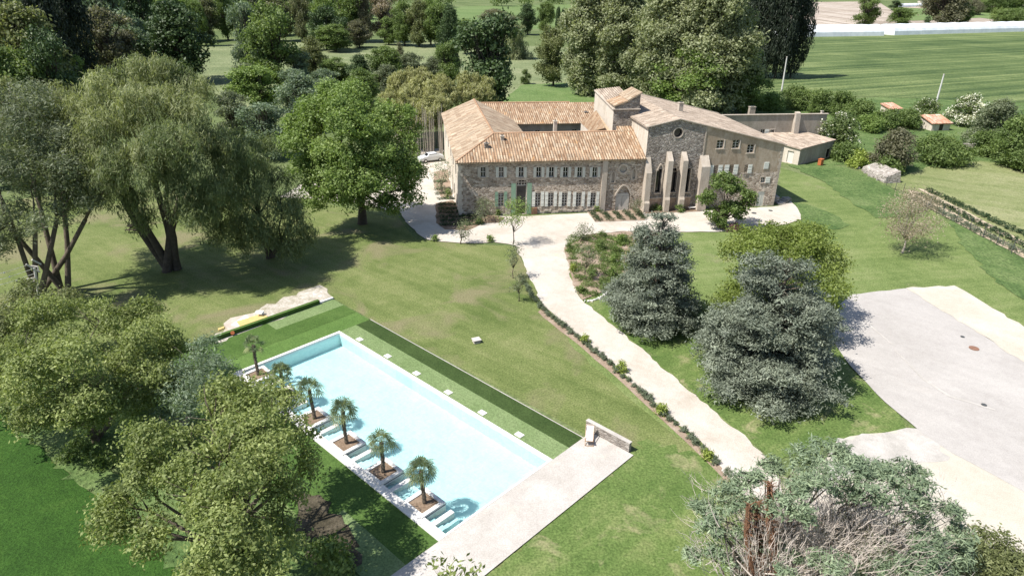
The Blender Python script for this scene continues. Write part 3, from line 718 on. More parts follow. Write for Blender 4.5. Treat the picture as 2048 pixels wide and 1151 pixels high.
du, dz = onwall(*Z1(700, 930)); dw, dh = 1.45, dz*2+1.1
dz = dh/2+.02
holes.append(arched(du, dz, dw, dh, .35))
roseu, rosez = onwall(*Z1(1484, 684)); l1 = onwall(*Z1(1405, 745)); l2 = onwall(*Z1(1565, 725)); au, _ = onwall(*Z1(1482, 900))
ULP = onwall(*Z1(1340, 700))[0]
E_U, N_U = 25.55, 45.6
tess_wall('wall', [(0, -.3), (ULP-.35, -.3), (ULP-.35, 7.6), (0, 7.6)], holes, FR, M['rubble'], house)
# former chapel bay between the pilaster and the first buttress
tess_wall('wall', [(ULP-.35, -.3), (E_U, -.3), (E_U, 7.6), (ULP-.35, 7.6)], [circle(roseu, rosez, .50), pointed(l1[0], l1[1], .42, 1.5, .4), pointed(l2[0], l2[1], .5, 1.2, .4), pointed(au, 1.85, 2.1, 3.5, 1.35)], FR, M['rubble'], house, reveal=.2)
mb = MB()
for s_, z_, ds, dz_ in ((roseu, rosez, 1.2, 1.2), (l1[0], l1[1], .7, 1.7), (l2[0], l2[1], .7, 1.4)): fbox(mb, FR, s_, z_, -.24, ds, dz_, .04)
mb.build('wall', M['cut_stone'], house)
mb = MB(); fbox(mb, FR, au, 1.8, -.24, 2.4, 3.7, .04); mb.build('wall', M['rubble'], house)
def ring(name, loop_in, loop_out, off0, off1, mat, parent):
    n = len(loop_in); mb = MB()
    vs = [FR(a, b, off1) for a, b in loop_in] + [FR(a, b, off1) for a, b in loop_out] + [FR(a, b, off0) for a, b in loop_out] + [FR(a, b, off0) for a, b in loop_in]
    fs = []
    for i in range(n):
        j = (i+1) % n; fs += [(i, j, n+j, n+i), (n+i, n+j, 2*n+j, 2*n+i), (i, 3*n+i, 3*n+j, j)]
    mb.add(vs, fs); mb.build(name, mat, parent)
ring('rose_window', circle(roseu, rosez, .50), circle(roseu, rosez, .78), 0, .07, M['cut_stone'], house)
for q in (l1, l2): ring('lancet_arch', pointed(q[0], q[1], .42, 1.5, .4), pointed(q[0], q[1]+.04, .85, 1.7, .62), 0, .05, M['cut_stone'], house)
def hood(u, z, w, h, rise, wid, mat):
    pin = pointed(u, z, w, h, rise)[2:]; pout = pointed(u, z+.12, w+2*wid, h+.2, rise+wid)[2:]
    n = len(pin); mb = MB()
    vs = [FR(a, b, .12) for a, b in pin] + [FR(a, b, .12) for a, b in pout] + [FR(a, b, 0) for a, b in pout] + [FR(a, b, 0) for a, b in pin]
    fs = []
    for i in range(n-1): fs += [(i, i+1, n+i+1, n+i), (n+i, n+i+1, 2*n+i+1, 2*n+i), (i, 3*n+i, 3*n+i+1, i+1)]
    mb.add(vs, fs); mb.build('arch', mat, house)
hood(au, 1.85, 2.1, 3.5, 1.35, .22, M['cut_stone'])
cd = bpy.data.objects.new('chapel_door', None); C.objects.link(cd); cd.parent = house; cd.location = FR(au, 0) - origin_of(house)
for k in (-1, 1):
    mb = MB(); fbox(mb, FR, au-.1+k*.52, 1.05, -.16, 1.0, 2.1, .06); mb.build('door_leaf', M['door_grey'], cd)
mb = MB(); fbox(mb, FR, au-.1, 2.3, -.17, 1.9, .35, .05); mb.build('door_lintel', M['door_grey'], cd)
# main windows and the front door
for u, z, w, h, sh, ar, bars, sw in wins:
    window(FR, u, z, w, h, house, sh, 'LR', sw, ar, bars=bars, sill=not ar, surround=None if ar else 'cut_stone')
for u, z, w, h, sh, ar, bars, sw in wins:
    if ar: ring('arch', arched(u, z, w, h+.05, .16)[2:], arched(u, z+.06, w+.3, h+.24, .24)[2:], 0, .05, M['cut_stone'], house)
fd = bpy.data.objects.new('front_door', None); C.objects.link(fd); fd.parent = house; fd.location = FR(du, 0) - origin_of(house)
mb = MB(); fbox(mb, FR, du, dz, -.30, dw, dh, .03); mb.build('doorway', M['glass'], fd)
mb = MB(); fbox(mb, FR, du, dh-.75, -.2, dw, .07, .08)
for k in (-.4, 0, .4): fbox(mb, FR, du+k, dh-.42, -.21, .05, .6, .05)
for k in (-1, 1): fbox(mb, FR, du+k*(dw/2-.04), dz, -.2, .07, dh-.1, .08)
mb.build('frame', M['frame_white'], fd)
for k in (-1, 1):
    mb = MB(); fbox(mb, FR, du+k*(dw/2+.36), dh*.46, .06, .62, dh*.9, .05); mb.build('shutter', M['shutter_green'], fd)
ring('arch', arched(du, dz, dw, dh, .35)[2:], arched(du, dz+.08, dw+.34, dh+.24, .46)[2:], 0, .05, M['cut_stone'], house)
# pilaster strip beside the chapel bay and quoins at the corner
mb = MB(); fbox(mb, FR, ULP, 3.6, .13, .72, 7.7, .26); mb.build('pilaster', M['cut_stone'], house)
mb = MB()
for k in range(15): fbox(mb, FR, .28 if k % 2 else .2, .25+k*.5, .012, .56 if k % 2 else .4, .46, .03)
mb.build('quoin', M['pale_plaster'], house)
mb = MB(); rp = random.Random(4)
for (s0, s1, zt) in ((10.2, ULP-.4, .55),):
    s_ = s0
    while s_ < s1:
        wd = rp.uniform(.3, .6); fbox(mb, FR, s_+wd/2, rp.uniform(.12, zt), rp.uniform(.02, .07), wd-.03, rp.uniform(.2, .34), .12); s_ += wd
mb.build('plinth', M['cut_stone'], house)
mb = MB(); mb.box(W(10.35, -.14, .45), (.75, .26, .95), (HU, HV, HZ)); mb.build('meter_cupboard', M['rust'], house)
# side (left) wall, plastered, with slit shutters
FL = lambda s, z, off=0: W(-off, s, z)
LV = 33.4
lh = [rect(s, z, .8, 1.5) for s, z in ((4, 5.4), (9, 5.4), (14, 5.4), (20, 5.4), (26, 5.4), (2.2, 1.6), (7.5, 1.6), (17, 1.6))]
tess_wall('wall', [(0, -.3), (LV, -.3), (LV, 7.55), (0, 7.55)], lh, FL, M['pale_plaster'], house)
for s, z in ((4, 5.4), (9, 5.4), (14, 5.4), (20, 5.4), (26, 5.4), (2.2, 1.6), (7.5, 1.6), (17, 1.6)): window(FL, s, z, .8, 1.5, house, 'shutter_stone', 'R', .4)
# back and court walls
def quadwall(pts, mat, name='wall'):
    mb = MB(); mb.add(pts, [tuple(range(len(pts)))]); return mb.build(name, mat, house)
quadwall([W(0, LV, -.3), W(11.2, LV, -.3), W(11.2, LV, 7.5), W(5.4, LV, 9.8), W(0, LV, 7.5)], M['rubble'])
quadwall([W(5, LV-.05, -.3), W(27, LV-.05, -.3), W(27, LV-.05, 9.0), W(5, LV-.05, 9.0)], M['rubble'])
FC = lambda s, z, off=0: W(s, 25.9-off, z)
cpos = [(onwall(*Z1(826, 398), 25.9)[0], onwall(*Z1(826, 398), 25.9)[1]), onwall(*Z1(1108, 392), 25.9)]
tess_wall('wall', [(10, -.3), (24, -.3), (24, 7.0), (10, 7.0)], [rect(s, z-.4, .8, 1.3) for s, z in cpos], FC, M['rear_render'], house)
for s, z in cpos: window(FC, s, z-.4, .8, 1.3, house, 'shutter_stone', 'LR', .4)
quadwall([W(11.2, 11.2, -.3), W(11.2, 26, -.3), W(11.2, 26, 7.5), W(11.2, 11.2, 7.5)], M['pale_plaster'])
quadwall([W(11.2, 11.4, -.3), W(22, 11.4, -.3), W(22, 11.4, 7.5), W(11.2, 11.4, 7.5)], M['rubble'])
# ---- roofs of barrel tiles
def roof(poly, mat, parent=house, pitch=.36, amp=.075, row=.42, under=True, name='roof', eave=None, lip=.018):
    P = [Vector(p) for p in poly]
    n = (P[1]-P[0]).cross(P[2]-P[0]).normalized()
    if n.z < 0: n = -n
    s = Vector(eave).normalized() if eave is not None else (P[1]-P[0]).normalized()
    s = (s - n*s.dot(n)).normalized(); t_ = n.cross(s).normalized()
    if t_.z < 0: t_ = -t_
    o = P[0]
    S_ = [(p-o).dot(s) for p in P]; T_ = [(p-o).dot(t_) for p in P]
    s0, s1, t0, t1 = min(S_)-pitch, max(S_)+pitch, min(T_)-.1, max(T_)+.1
    ns = int((s1-s0)/(pitch/4))+1; nt = int((t1-t0)/row)+1
    bm = bmesh.new(); uvl = bm.loops.layers.uv.new('UVMap'); rows = []
    rr = random.Random(int(abs(o.x*13+o.y*7)) + 5)
    for j in range(nt+1):
        for e in ((0,) if j == 0 else ((1, 0) if j < nt else (1,))):
            t = t0 + j*row + (-.02 if e == 1 else 0)
            line = []
            for i in range(ns+1):
                a = s0 + i*pitch/4; ph = (i % 4)
                h = (0.0, .72, 1.0, .72)[ph]*amp + (lip if e == 0 else -lip*.3) 
                jj = ((i//4*7919 + j*104729) % 97)/97*.012
                q = o + s*a + t_*t + n*(h+jj)
                line.append((bm.verts.new(q), a, t))
            rows.append(line)
    for j in range(len(rows)-1):
        A, B = rows[j], rows[j+1]
        for i in range(ns):
            f = bm.faces.new((A[i][0], A[i+1][0], B[i+1][0], B[i][0]))
            for lp, (v_, a, t) in zip(f.loops, (A[i], A[i+1], B[i+1], B[i])): lp[uvl].uv = (a+.001+500, t+.03+500)
    cen = sum(P, Vector())/len(P)
    for i in range(len(P)):
        a, b = P[i], P[(i+1) % len(P)]
        nn = (b-a).cross(n).normalized()
        if (cen-a).dot(nn) > 0: nn = -nn
        bmesh.ops.bisect_plane(bm, geom=bm.verts[:]+bm.edges[:]+bm.faces[:], plane_co=a, plane_no=nn, clear_outer=True)
    if under:
        vs = [bm.verts.new(p - n*.03) for p in P] + [bm.verts.new(p - n*.14) for p in P]
        k = len(P)
        fs = [vs[:k][::-1], vs[k:]] + [[vs[i], vs[(i+1) % k], vs[k+(i+1) % k], vs[k+i]] for i in range(k)]
        for f in fs:
            ff = bm.faces.new(f)
            for lp in ff.loops: lp[uvl].uv = (3.0, 3.0)
    org = origin_of(parent)
    for v_ in bm.verts: v_.co -= org
    bm.normal_update()
    me = bpy.data.meshes.new(name); bm.to_mesh(me); bm.free()
    return link_mesh(name, me, mat, parent)
RZ = 9.85; RV = 5.7; RU = 5.4
roof([W(-.4, -.52, 7.44), W(25.53, -.52, 7.44), W(25.53, RV, RZ), W(RU, RV, RZ)], M['tile'])
roof([W(22.9, RV+.01, RZ+.02), W(25.53, RV+.01, RZ+.02), W(25.53, 7.0, RZ+.45), W(23.3, 7.0, RZ+.45)], M['tile'])
roof([W(RU, RV, RZ), W(22.9, RV, RZ), W(22.9, 11.7, 7.45), W(11.3, 11.7, 7.45)], M['tile'])
roof([W(-.4, -.52, 7.44), W(RU, RV, RZ), W(RU, LV+.2, RZ), W(-.4, LV+.2, 7.5)], M['tile_old'], eave=HV)
roof([W(RU, RV, RZ), W(11.5, 11.7, 7.4), W(11.5, 27, 7.4), W(RU, LV+.2, RZ)], M['tile_old'], eave=HV)
roof([W(5.8, 25.6, 7.0), W(27.5, 25.6, 7.0), W(27.5, LV, 9.15), W(5.8, LV, 9.15)], M['tile'])
def onu(px, py, u0):
    d = ray(px, py); c0 = Vector((0, 0, CAM_H)); t = (u0-(c0-HO).dot(HU))/d.dot(HU); p = c0+d*t; return (p-HO).dot(HV), p.z
# small lean-to roof of the right court wing, running up to the tower
def hpos(px, py, z): return G(px, py, z)
p1, p2 = hpos(1180.5, 264, 8.5), hpos(1162, 246, 8.5)
v3, z3 = onu(1193, 221, 22.7); v4, z4 = onu(1223.5, 265, 22.7)
roof([p1, p2, W(22.7, v3, z3), W(22.7, v4, z4)], M['tile'], eave=HV)
mb = MB(); mb.add([p1, p2, p2-HZ*8, p1-HZ*8], [(0, 1, 2, 3)]); mb.build('wall', M['pale_plaster'], house)
# hips and ridges: rows of rounded tiles
def ridge(a, b, mat, r=.16):
    mb = MB(); a, b = Vector(a), Vector(b); n = int((b-a).length/.42)
    for k in range(n): mb.tube([a.lerp(b, k/n), a.lerp(b, (k+1.1)/n)], [r, r*.85], 8, False)
    mb.build('ridge_tiles', mat, house)
rt = mat_plain('ridge_tile', (.43, .27, .17), .9, .35, 2.5)
ridge(W(-.3, -.3, 7.6), W(RU, RV, RZ+.05), rt, .13)
for a, b in ((W(RU, RV, RZ+.05), W(22.9, RV, RZ+.05)), (W(RU, RV, RZ+.05), W(RU, LV, RZ+.05)), (W(6.2, LV, 9.25), W(22.5, LV, 9.25))): ridge(a, b, rt, .15)
# chimneys on the front wings
def chimney(px, py, v, w, h, d, mat, parent, cap=True, drop=1.0):
    u, z = onwall(px, py, v)
    ch = bpy.data.objects.new('chimney', None); C.objects.link(ch); ch.parent = parent; ch.location = W(u, v, z) - origin_of(parent)
    mb = MB(); mb.box(W(u, v, z+h/2-drop/2), (w, d, h+drop), (HU, HV, HZ)); mb.build('stack', mat, ch)
    if cap:
        mb = MB(); mb.box(W(u, v, z+h+.05), (w+.14, d+.14, .09), (HU, HV, HZ)); mb.build('cap', mat, ch)
        mb = MB(); mb.box(W(u, v, z+h+.16), (w*.5, d*.5, .12), (HU, HV, HZ)); mb.build('flue', M['dark_metal'], ch)
chimney(*Z1(433, 530), 2.6, .55, .75, .5, M['dark_rubble'], house)
chimney(*Z1(553, 485), 4.2, .45, .95, .45, M['cut_stone'], house)
chimney(*Z1(958, 400), 13.0, .5, 1.6, .5, M['pale_plaster'], house, drop=3)
chimney(*Z1(1195, 262), 29.5, .6, .35, .5, M['dark_rubble'], house)
# ---- church block with the wide gable
NZ = lambda u: 12.64-.2347*(u-29.8) if u > 29.8 else 12.64-.222*(29.8-u)
JU = 33.75
ro = onwall(*Z3(420, 195)); rr_ = .62
lc = [(Z3(203, 722), .95), (Z3(365, 715), 1.15), (Z3(512, 715), .95)]
lans = []
for (px, py), w in lc:
    u, z = onwall(px, py); lans.append((u, z, w, 3.35))
gout = [(E_U, -.3), (JU, -.3), (JU, NZ(JU)), (29.8, 12.6), (E_U, NZ(E_U))]
tess_wall('wall', gout, [circle(ro[0], ro[1], rr_)] + [rect(u, z, w*.8, h) for u, z, w, h in lans], FR, M['dark_rubble'], house, reveal=.5)
mb = MB(); fbox(mb, FR, ro[0], ro[1], -.5, 1.5, 1.5, .04)
for u, z, w, h in lans: fbox(mb, FR, u, z, -.5, w, h+.2, .04)
mb.build('pane', M['glass'], house)
ring('round_window', circle(ro[0], ro[1], rr_), circle(ro[0], ro[1], rr_+.14), 0, .05, M['cut_stone'], house)
for u, z, w, h in lans:
    mb = MB(); hw = w*.4
    for k in (-1, 1): fbox(mb, FR, u+k*(hw+.09), z, .015, .18, h, .05)
    fbox(mb, FR, u, z-h/2-.08, .06, w*.62+.5, .16, .18); mb.build('window_surround', M['cut_stone'], house)
hood(lans[0][0]+.1, lans[0][1]+.6, .7, 3.3, .8, .16, M['cut_stone'])
ring('lancet_arch', pointed(lans[1][0], lans[1][1]+.5, .7, 3.0, .7)[2:], pointed(lans[1][0], lans[1][1]+.55, 1.1, 3.2, .9)[2:], 0, .04, M['cut_stone'], house)
mb = MB(); fbox(mb, FR, (26.3+32.6)/2, .75, .05, 6.6, 1.9, .10); mb.build('plinth', M['pink_plinth'], house)
mb = MB(); fbox(mb, FR, (26.3+32.6)/2, 1.76, .11, 6.6, .12, .24); mb.build('string_course', M['cut_stone'], house)
zsplit = 5.05
rw = [(Z3(880, 322), 1.0, 1.15), (Z3(1053, 320), 1.0, 1.15), (Z3(1212, 370), 1.0, 1.15)]
rw = [(onwall(*p), w, h) for p, w, h in rw]
tess_wall('wall', [(JU, zsplit), (N_U, zsplit), (N_U, NZ(N_U)), (JU, NZ(JU))], [rect(u, z, w, h) for (u, z), w, h in rw], FR, M['rendered'], house)
for (u, z), w, h in rw: window(FR, u, z, w, h, house, None, bars=2, surround=None)
for (u, z), w, h in rw:
    mb = MB(); fbox(mb, FR, u+w/2+.07, z, .02, .13, h+.1, .05); fbox(mb, FR, u+.05, z-h/2-.07, .02, w+.3, .12, .06); mb.build('window_surround', M['pale_plaster'], house)
lwn = [(Z3(828, 602), .62, 1.35, 'LR', .62), (Z3(997, 598), .62, 1.35, 'LR', .66), (Z3(1160, 590), .5, 1.2, 'R', .6)]
lwn = [(onwall(*p), w, h, s_, q) for p, w, h, s_, q in lwn]
sq = onwall(*Z3(1348, 712)); dr = onwall(*Z3(1320, 930))
DH = dr[1]+1.25
tess_wall('wall', [(JU, -.3), (N_U, -.3), (N_U, zsplit), (JU, zsplit)], [rect(u, z, w, h) for (u, z), w, h, _, _ in lwn] + [rect(sq[0], sq[1], .6, .8), rect(dr[0], DH/2+.02, 1.05, DH)], FR, M['rubble'], house)
for (u, z), w, h, s_, q in lwn: window(FR, u, z, w, h, house, 'shutter_white', s_, q)
window(FR, sq[0], sq[1], .6, .8, house, 'shutter_white', 'R', .72, bars=1)
su = onwall(*Z3(1383, 552)); mb = MB(); fbox(mb, FR, su[0], su[1], .05, .72, 1.0, .04)
for q in (-.3, 0, .3): fbox(mb, FR, su[0], su[1]+q, .08, .68, .07, .02)
mb.build('shutter', M['shutter_white'], house)
mb = MB(); fbox(mb, FR, dr[0], DH/2+.02, -.12, 1.05, DH, .06); fbox(mb, FR, dr[0], DH*.5, -.08, .05, DH-.1, .03); mb.build('side_door', M['shutter_pale'], house)
mb = MB(); fbox(mb, FR, JU+.02, (zsplit+NZ(JU))/2, .03, .16, NZ(JU)-zsplit-.1, .07); mb.build('pilaster', M['cut_stone'], house)
mb = MB()
for k in range(17): fbox(mb, FR, N_U-(.26 if k % 2 else .18), .25+k*.5, .012, .52 if k % 2 else .36, .46, .03)
mb.build('quoin', M['cut_stone'], house)
# side walls of the church block
quadwall([W(E_U, 0, -.3), W(E_U, 7.2, -.3), W(E_U, 7.2, NZ(E_U)), W(E_U, 0, NZ(E_U))], M['pale_plaster'])
quadwall([W(N_U, 0, -.3), W(N_U, 22.3, -.3), W(N_U, 22.3, NZ(N_U)), W(N_U, 0, NZ(N_U))], M['rubble'])
quadwall([W(26, 22.3, -.3), W(N_U, 22.3, -.3), W(N_U, 22.3, NZ(N_U)), W(29.8, 22.3, 12.6), W(26, 22.3, NZ(26))], M['rubble'])
def verge(a, b, w=.12, h=.10):
    mb = MB(); mb.bar(a, b, w, h); mb.build('verge', M['cut_stone'], house)
ov = .12
roof([W(25.2, -ov, NZ(25.2)+.05), W(25.2, 7.0, NZ(25.2)+.05), W(29.8, 7.0, 12.69), W(29.8, -ov, 12.69)], M['tile_grey'], eave=HV, pitch=.36)
roof([W(26.55, 7.0, NZ(26.55)+.05), W(26.55, 22.5, NZ(26.55)+.05), W(29.8, 22.5, 12.69), W(29.8, 7.0, 12.69)], M['tile_grey'], eave=HV, pitch=.36)
roof([W(29.8, -ov, 12.69), W(N_U+.3, -ov, NZ(N_U+.3)+.05), W(N_U+.3, 22.5, NZ(N_U+.3)+.05), W(29.8, 22.5, 12.69)], M['tile_grey'], eave=HV, pitch=.36)
verge(W(25.2, -.15, NZ(25.2)), W(29.8, -.15, 12.66)); verge(W(29.8, -.15, 12.66), W(N_U+.3, -.15, NZ(N_U+.3)))
verge(W(29.8, 22.5, 12.75), W(N_U+.3, 22.5, NZ(N_U+.3)+.12), .3, .2)
verge(W(26.5, 22.5, 12.0), W(29.8, 22.5, 12.75), .3, .2)
chimney(1360, 222, 10.0, .65, 1.15, .6, M['cut_stone'], house)
# buttresses: stepped wedges
def buttress(u0, u1, ztop, zsh, d, mat=M['cut_stone'], v0=0.0):
    prof = [(v0+.1, -.3), (v0-d, -.3), (v0-d, zsh*.25), (v0-d*.86, zsh*.3), (v0-d*.80, zsh), (v0-.02, ztop), (v0+.1, ztop)]
    mb = MB(); mb.prism([W(u0, v, z) for v, z in prof], HU*(u1-u0)); mb.build('buttress', mat, house)
bts = []
for (xt, yt), (xb, yb), w, zs in (((90, 462), (25, 940), .75, 5.6), ((322, 400), (270, 1035), .72, 7.2), ((483, 402), (435, 1000), .72, 7.2), ((707, 440), (668, 1045), 1.25, 6.3)):
    u, z = onwall(*Z3(xt, yt)); bts.append((u, z, w, zs))
for u, z, w, zs in bts: buttress(u-w/2, u+w/2, z, min(zs, z-1.0), 1.35)
# lean bench built under the last buttress bay: separate thing below
# ---- tower
T0, T1, TV0, TV1 = 22.7, 26.5, 7.0, 17.5
tz0, tz1 = 12.7, 13.7
mb = MB()
mb.add([W(T0, TV0, 7), W(T1, TV0, 7), W(T1, TV0, tz0), W(T0, TV0, tz0)], [(0, 1, 2, 3)]); mb.build('tower_wall', M['dark_rubble'], house)
mb = MB(); mb.add([W(T0, TV0, 7), W(T0, TV1, 7), W(T0, TV1, tz1), W(T0, TV0, tz0)], [(0, 1, 2, 3)]); mb.build('tower_wall', M['pale_plaster'], house)
mb = MB(); mb.add([W(T1, TV0, 7), W(T1, TV1, 7), W(T1, TV1, tz1), W(T1, TV0, tz0)], [(0, 1, 2, 3)]); mb.add([W(T0, TV1, 7), W(T1, TV1, 7), W(T1, TV1, tz1), W(T0, TV1, tz1)], [(0, 1, 2, 3)]); mb.build('tower_wall', M['dark_rubble'], house)
mb = MB(); mb.bar(W(T0-.1, TV0-.08, tz0+.02), W(T1+.1, TV0-.08, tz0+.02), .22, .14); mb.bar(W(T0-.06, TV0-.1, tz0+.03), W(T0-.06, TV1, tz1+.03), .26, .16); mb.build('ledge', M['cut_stone'], house)
roof([W(T0+.05, 10.6, 13.0), W(T1, 10.6, 13.35), W(T1, TV1, 14.2), W(T0+.05, TV1, 13.75)], M['tile_grey'], eave=HU, pitch=.36)
# upper lantern: two stepped lean-to roofs over a dark stone wall
u_m = T0 + (T1-T0)*.55
a0, a1 = 13.25, 13.95; c0, c1 = 14.0, 15.0
def up_wall(ua, ub, za, zb, v0, v1, mat):
    mb = MB(); mb.add([W(ua, v0, tz0-.1), W(ub, v0, tz0-.1), W(ub, v0, zb), W(ua, v0, za)], [(0, 1, 2, 3)])
    mb.add([W(ub, v0, tz0), W(ub, v1, tz0), W(ub, v1, zb), W(ub, v0, zb)], [(0, 1, 2, 3)]); mb.add([W(ua, v1, tz0), W(ub, v1, tz0), W(ub, v1, zb), W(ua, v1, za)], [(0, 1, 2, 3)])
    mb.build('tower_wall', mat, house)
    mb = MB(); mb.add([W(ua, v0, tz0-.1), W(ua, v1, tz0-.1), W(ua, v1, za), W(ua, v0, za)], [(0, 1, 2, 3)]); mb.build('tower_wall', M['pale_plaster'], house)
up_wall(T0+.15, u_m, a0, a1, TV0+.03, 10.8, M['dark_rubble'])
up_wall(u_m+.01, T1-.02, c0, c1, TV0+.03, 11.6, M['dark_rubble'])
roof([W(T0-.05, TV0-.15, a0-.02), W(u_m+.05, TV0-.15, a1+.02), W(u_m+.05, 11.0, a1+.02), W(T0-.05, 11.0, a0-.02)], M['tile'], eave=HV, pitch=.36)
roof([W(u_m-.15, TV0-.15, c0-.03), W(T1+.12, TV0-.15, c1+.05), W(T1+.12, 11.8, c1+.05), W(u_m-.15, 11.8, c0-.03)], M['tile_old'], eave=HV, pitch=.36)
# ---- rear wing on the right
FW = lambda s, z, off=0: W(s, 31.4-off, z)
RW0, RW1, RWZ = 44.0, onwall(1655, 229, 31.4)[0], onwall(1600, 229, 31.4)[1]
rwin = [onwall(1524.5, 268, 31.4), onwall(1543.5, 268.5, 31.4)]
tess_wall('wall', [(RW0, -.3), (RW1, -.3), (RW1, RWZ), (RW0, RWZ)], [rect(s, z, .8, 1.7) for s, z in rwin], FW, M['rear_render'], house)
window(FW, rwin[0][0], rwin[0][1], .8, 1.7, house, 'shutter_white', 'R', .8); window(FW, rwin[1][0], rwin[1][1], .8, 1.7, house, None, surround='pale_plaster')
mb = MB(); mb.box(W((RW0+RW1)/2, 31.5, RWZ+.06), (RW1-RW0+.4, .55, .12), (HU, HV, HZ)); mb.build('wall_coping', M['cut_stone'], house)
roof([W(RW0, 31.6, RWZ-.1), W(RW1, 31.6, RWZ-.1), W(RW1, 39, RWZ-2.0), W(RW0, 39, RWZ-2.0)], M['tile_old'])
quadwall([W(RW1, 31.4, -.3), W(RW1, 39, -.3), W(RW1, 39, RWZ-2.1), W(RW1, 31.4, RWZ)], M['rear_render'])
su_, sz_ = onwall(1597, 224, 31.0)
mb = MB(); mb.prism([W(su_-.5, 31.39, -.2), W(su_-.5, 30.1, -.2), W(su_-.5, 30.75, sz_-.2), W(su_-.5, 31.39, sz_)], HU*.95); mb.build('chimney_breast', M['cut_stone'], house)
chimney(1503, 224, 33.0, 1.1, .9, .7, M['rear_render'], house)
chimney(1643, 229, 33.0, .35, .6, .35, M['pale_plaster'], house)
# ================================================================ outbuilding
oa, ob = G(1595, 331), G(1661, 314)
oU = (ob-oa); oL = oU.length; oU.normalize(); oV = Vector((-oU.y, oU.x, 0))
outb = thing('outbuilding', 'small stone outbuilding with a shallow tiled roof behind the house', 'outbuilding', oa + oU*5 + oV*4)
def OW(u, v, z): return oa + oU*u + oV*v + HZ*z
OD = 9.0
FO = lambda s, z, off=0: OW(s, -off, z)
FOL = lambda s, z, off=0: OW(-off, s, z)
tess_wall('wall', [(0, -.2), (oL, -.2), (oL, 3.15), (0, 2.95)], [rect(oL-1.35, .95, 1.3, 1.6)], FO, M['rear_render'], outb)
tess_wall('wall', [(0, -.2), (OD, -.2), (OD, 3.4), (0, 2.95)], [rect(1.7, 1.2, 1.2, 2.0), rect(4.2, 1.9, .5, .6)], FOL, M['pale_plaster'], outb)
mb = MB(); fbox(mb, FOL, 1.7, 1.2, -.2, 1.2, 2.0, .06); mb.build('door', M['frame_white'], outb)
mb = MB(); fbox(mb, FOL, 4.2, 1.9, -.2, .5, .6, .05); fbox(mb, FO, oL-1.35, .95, -.22, 1.3, 1.6, .05); mb.build('window', M['glass'], outb)
mb = MB(); 
for k in (-1, 1): fbox(mb, FO, oL-1.35+k*.72, .95, .02, .14, 1.8, .06)
fbox(mb, FO, oL-1.35, 1.82, .02, 1.6, .14, .06); mb.build('window_surround', M['pale_plaster'], outb)
mb = MB(); mb.add([OW(oL, 0, -.2), OW(oL, OD, -.2), OW(oL, OD, 3.6), OW(oL, 0, 3.15)], [(0, 1, 2, 3)]); mb.add([OW(0, OD, -.2), OW(oL, OD, -.2), OW(oL, OD, 3.6), OW(0, OD, 3.4)], [(0, 1, 2, 3)]); mb.build('wall', M['rear_render'], outb)
roof([OW(-.25, -.25, 2.98), OW(oL+.25, -.25, 3.2), OW(oL+.25, OD+.2, 3.72), OW(-.25, OD+.2, 3.5)], M['tile_grey'], outb, pitch=.36)
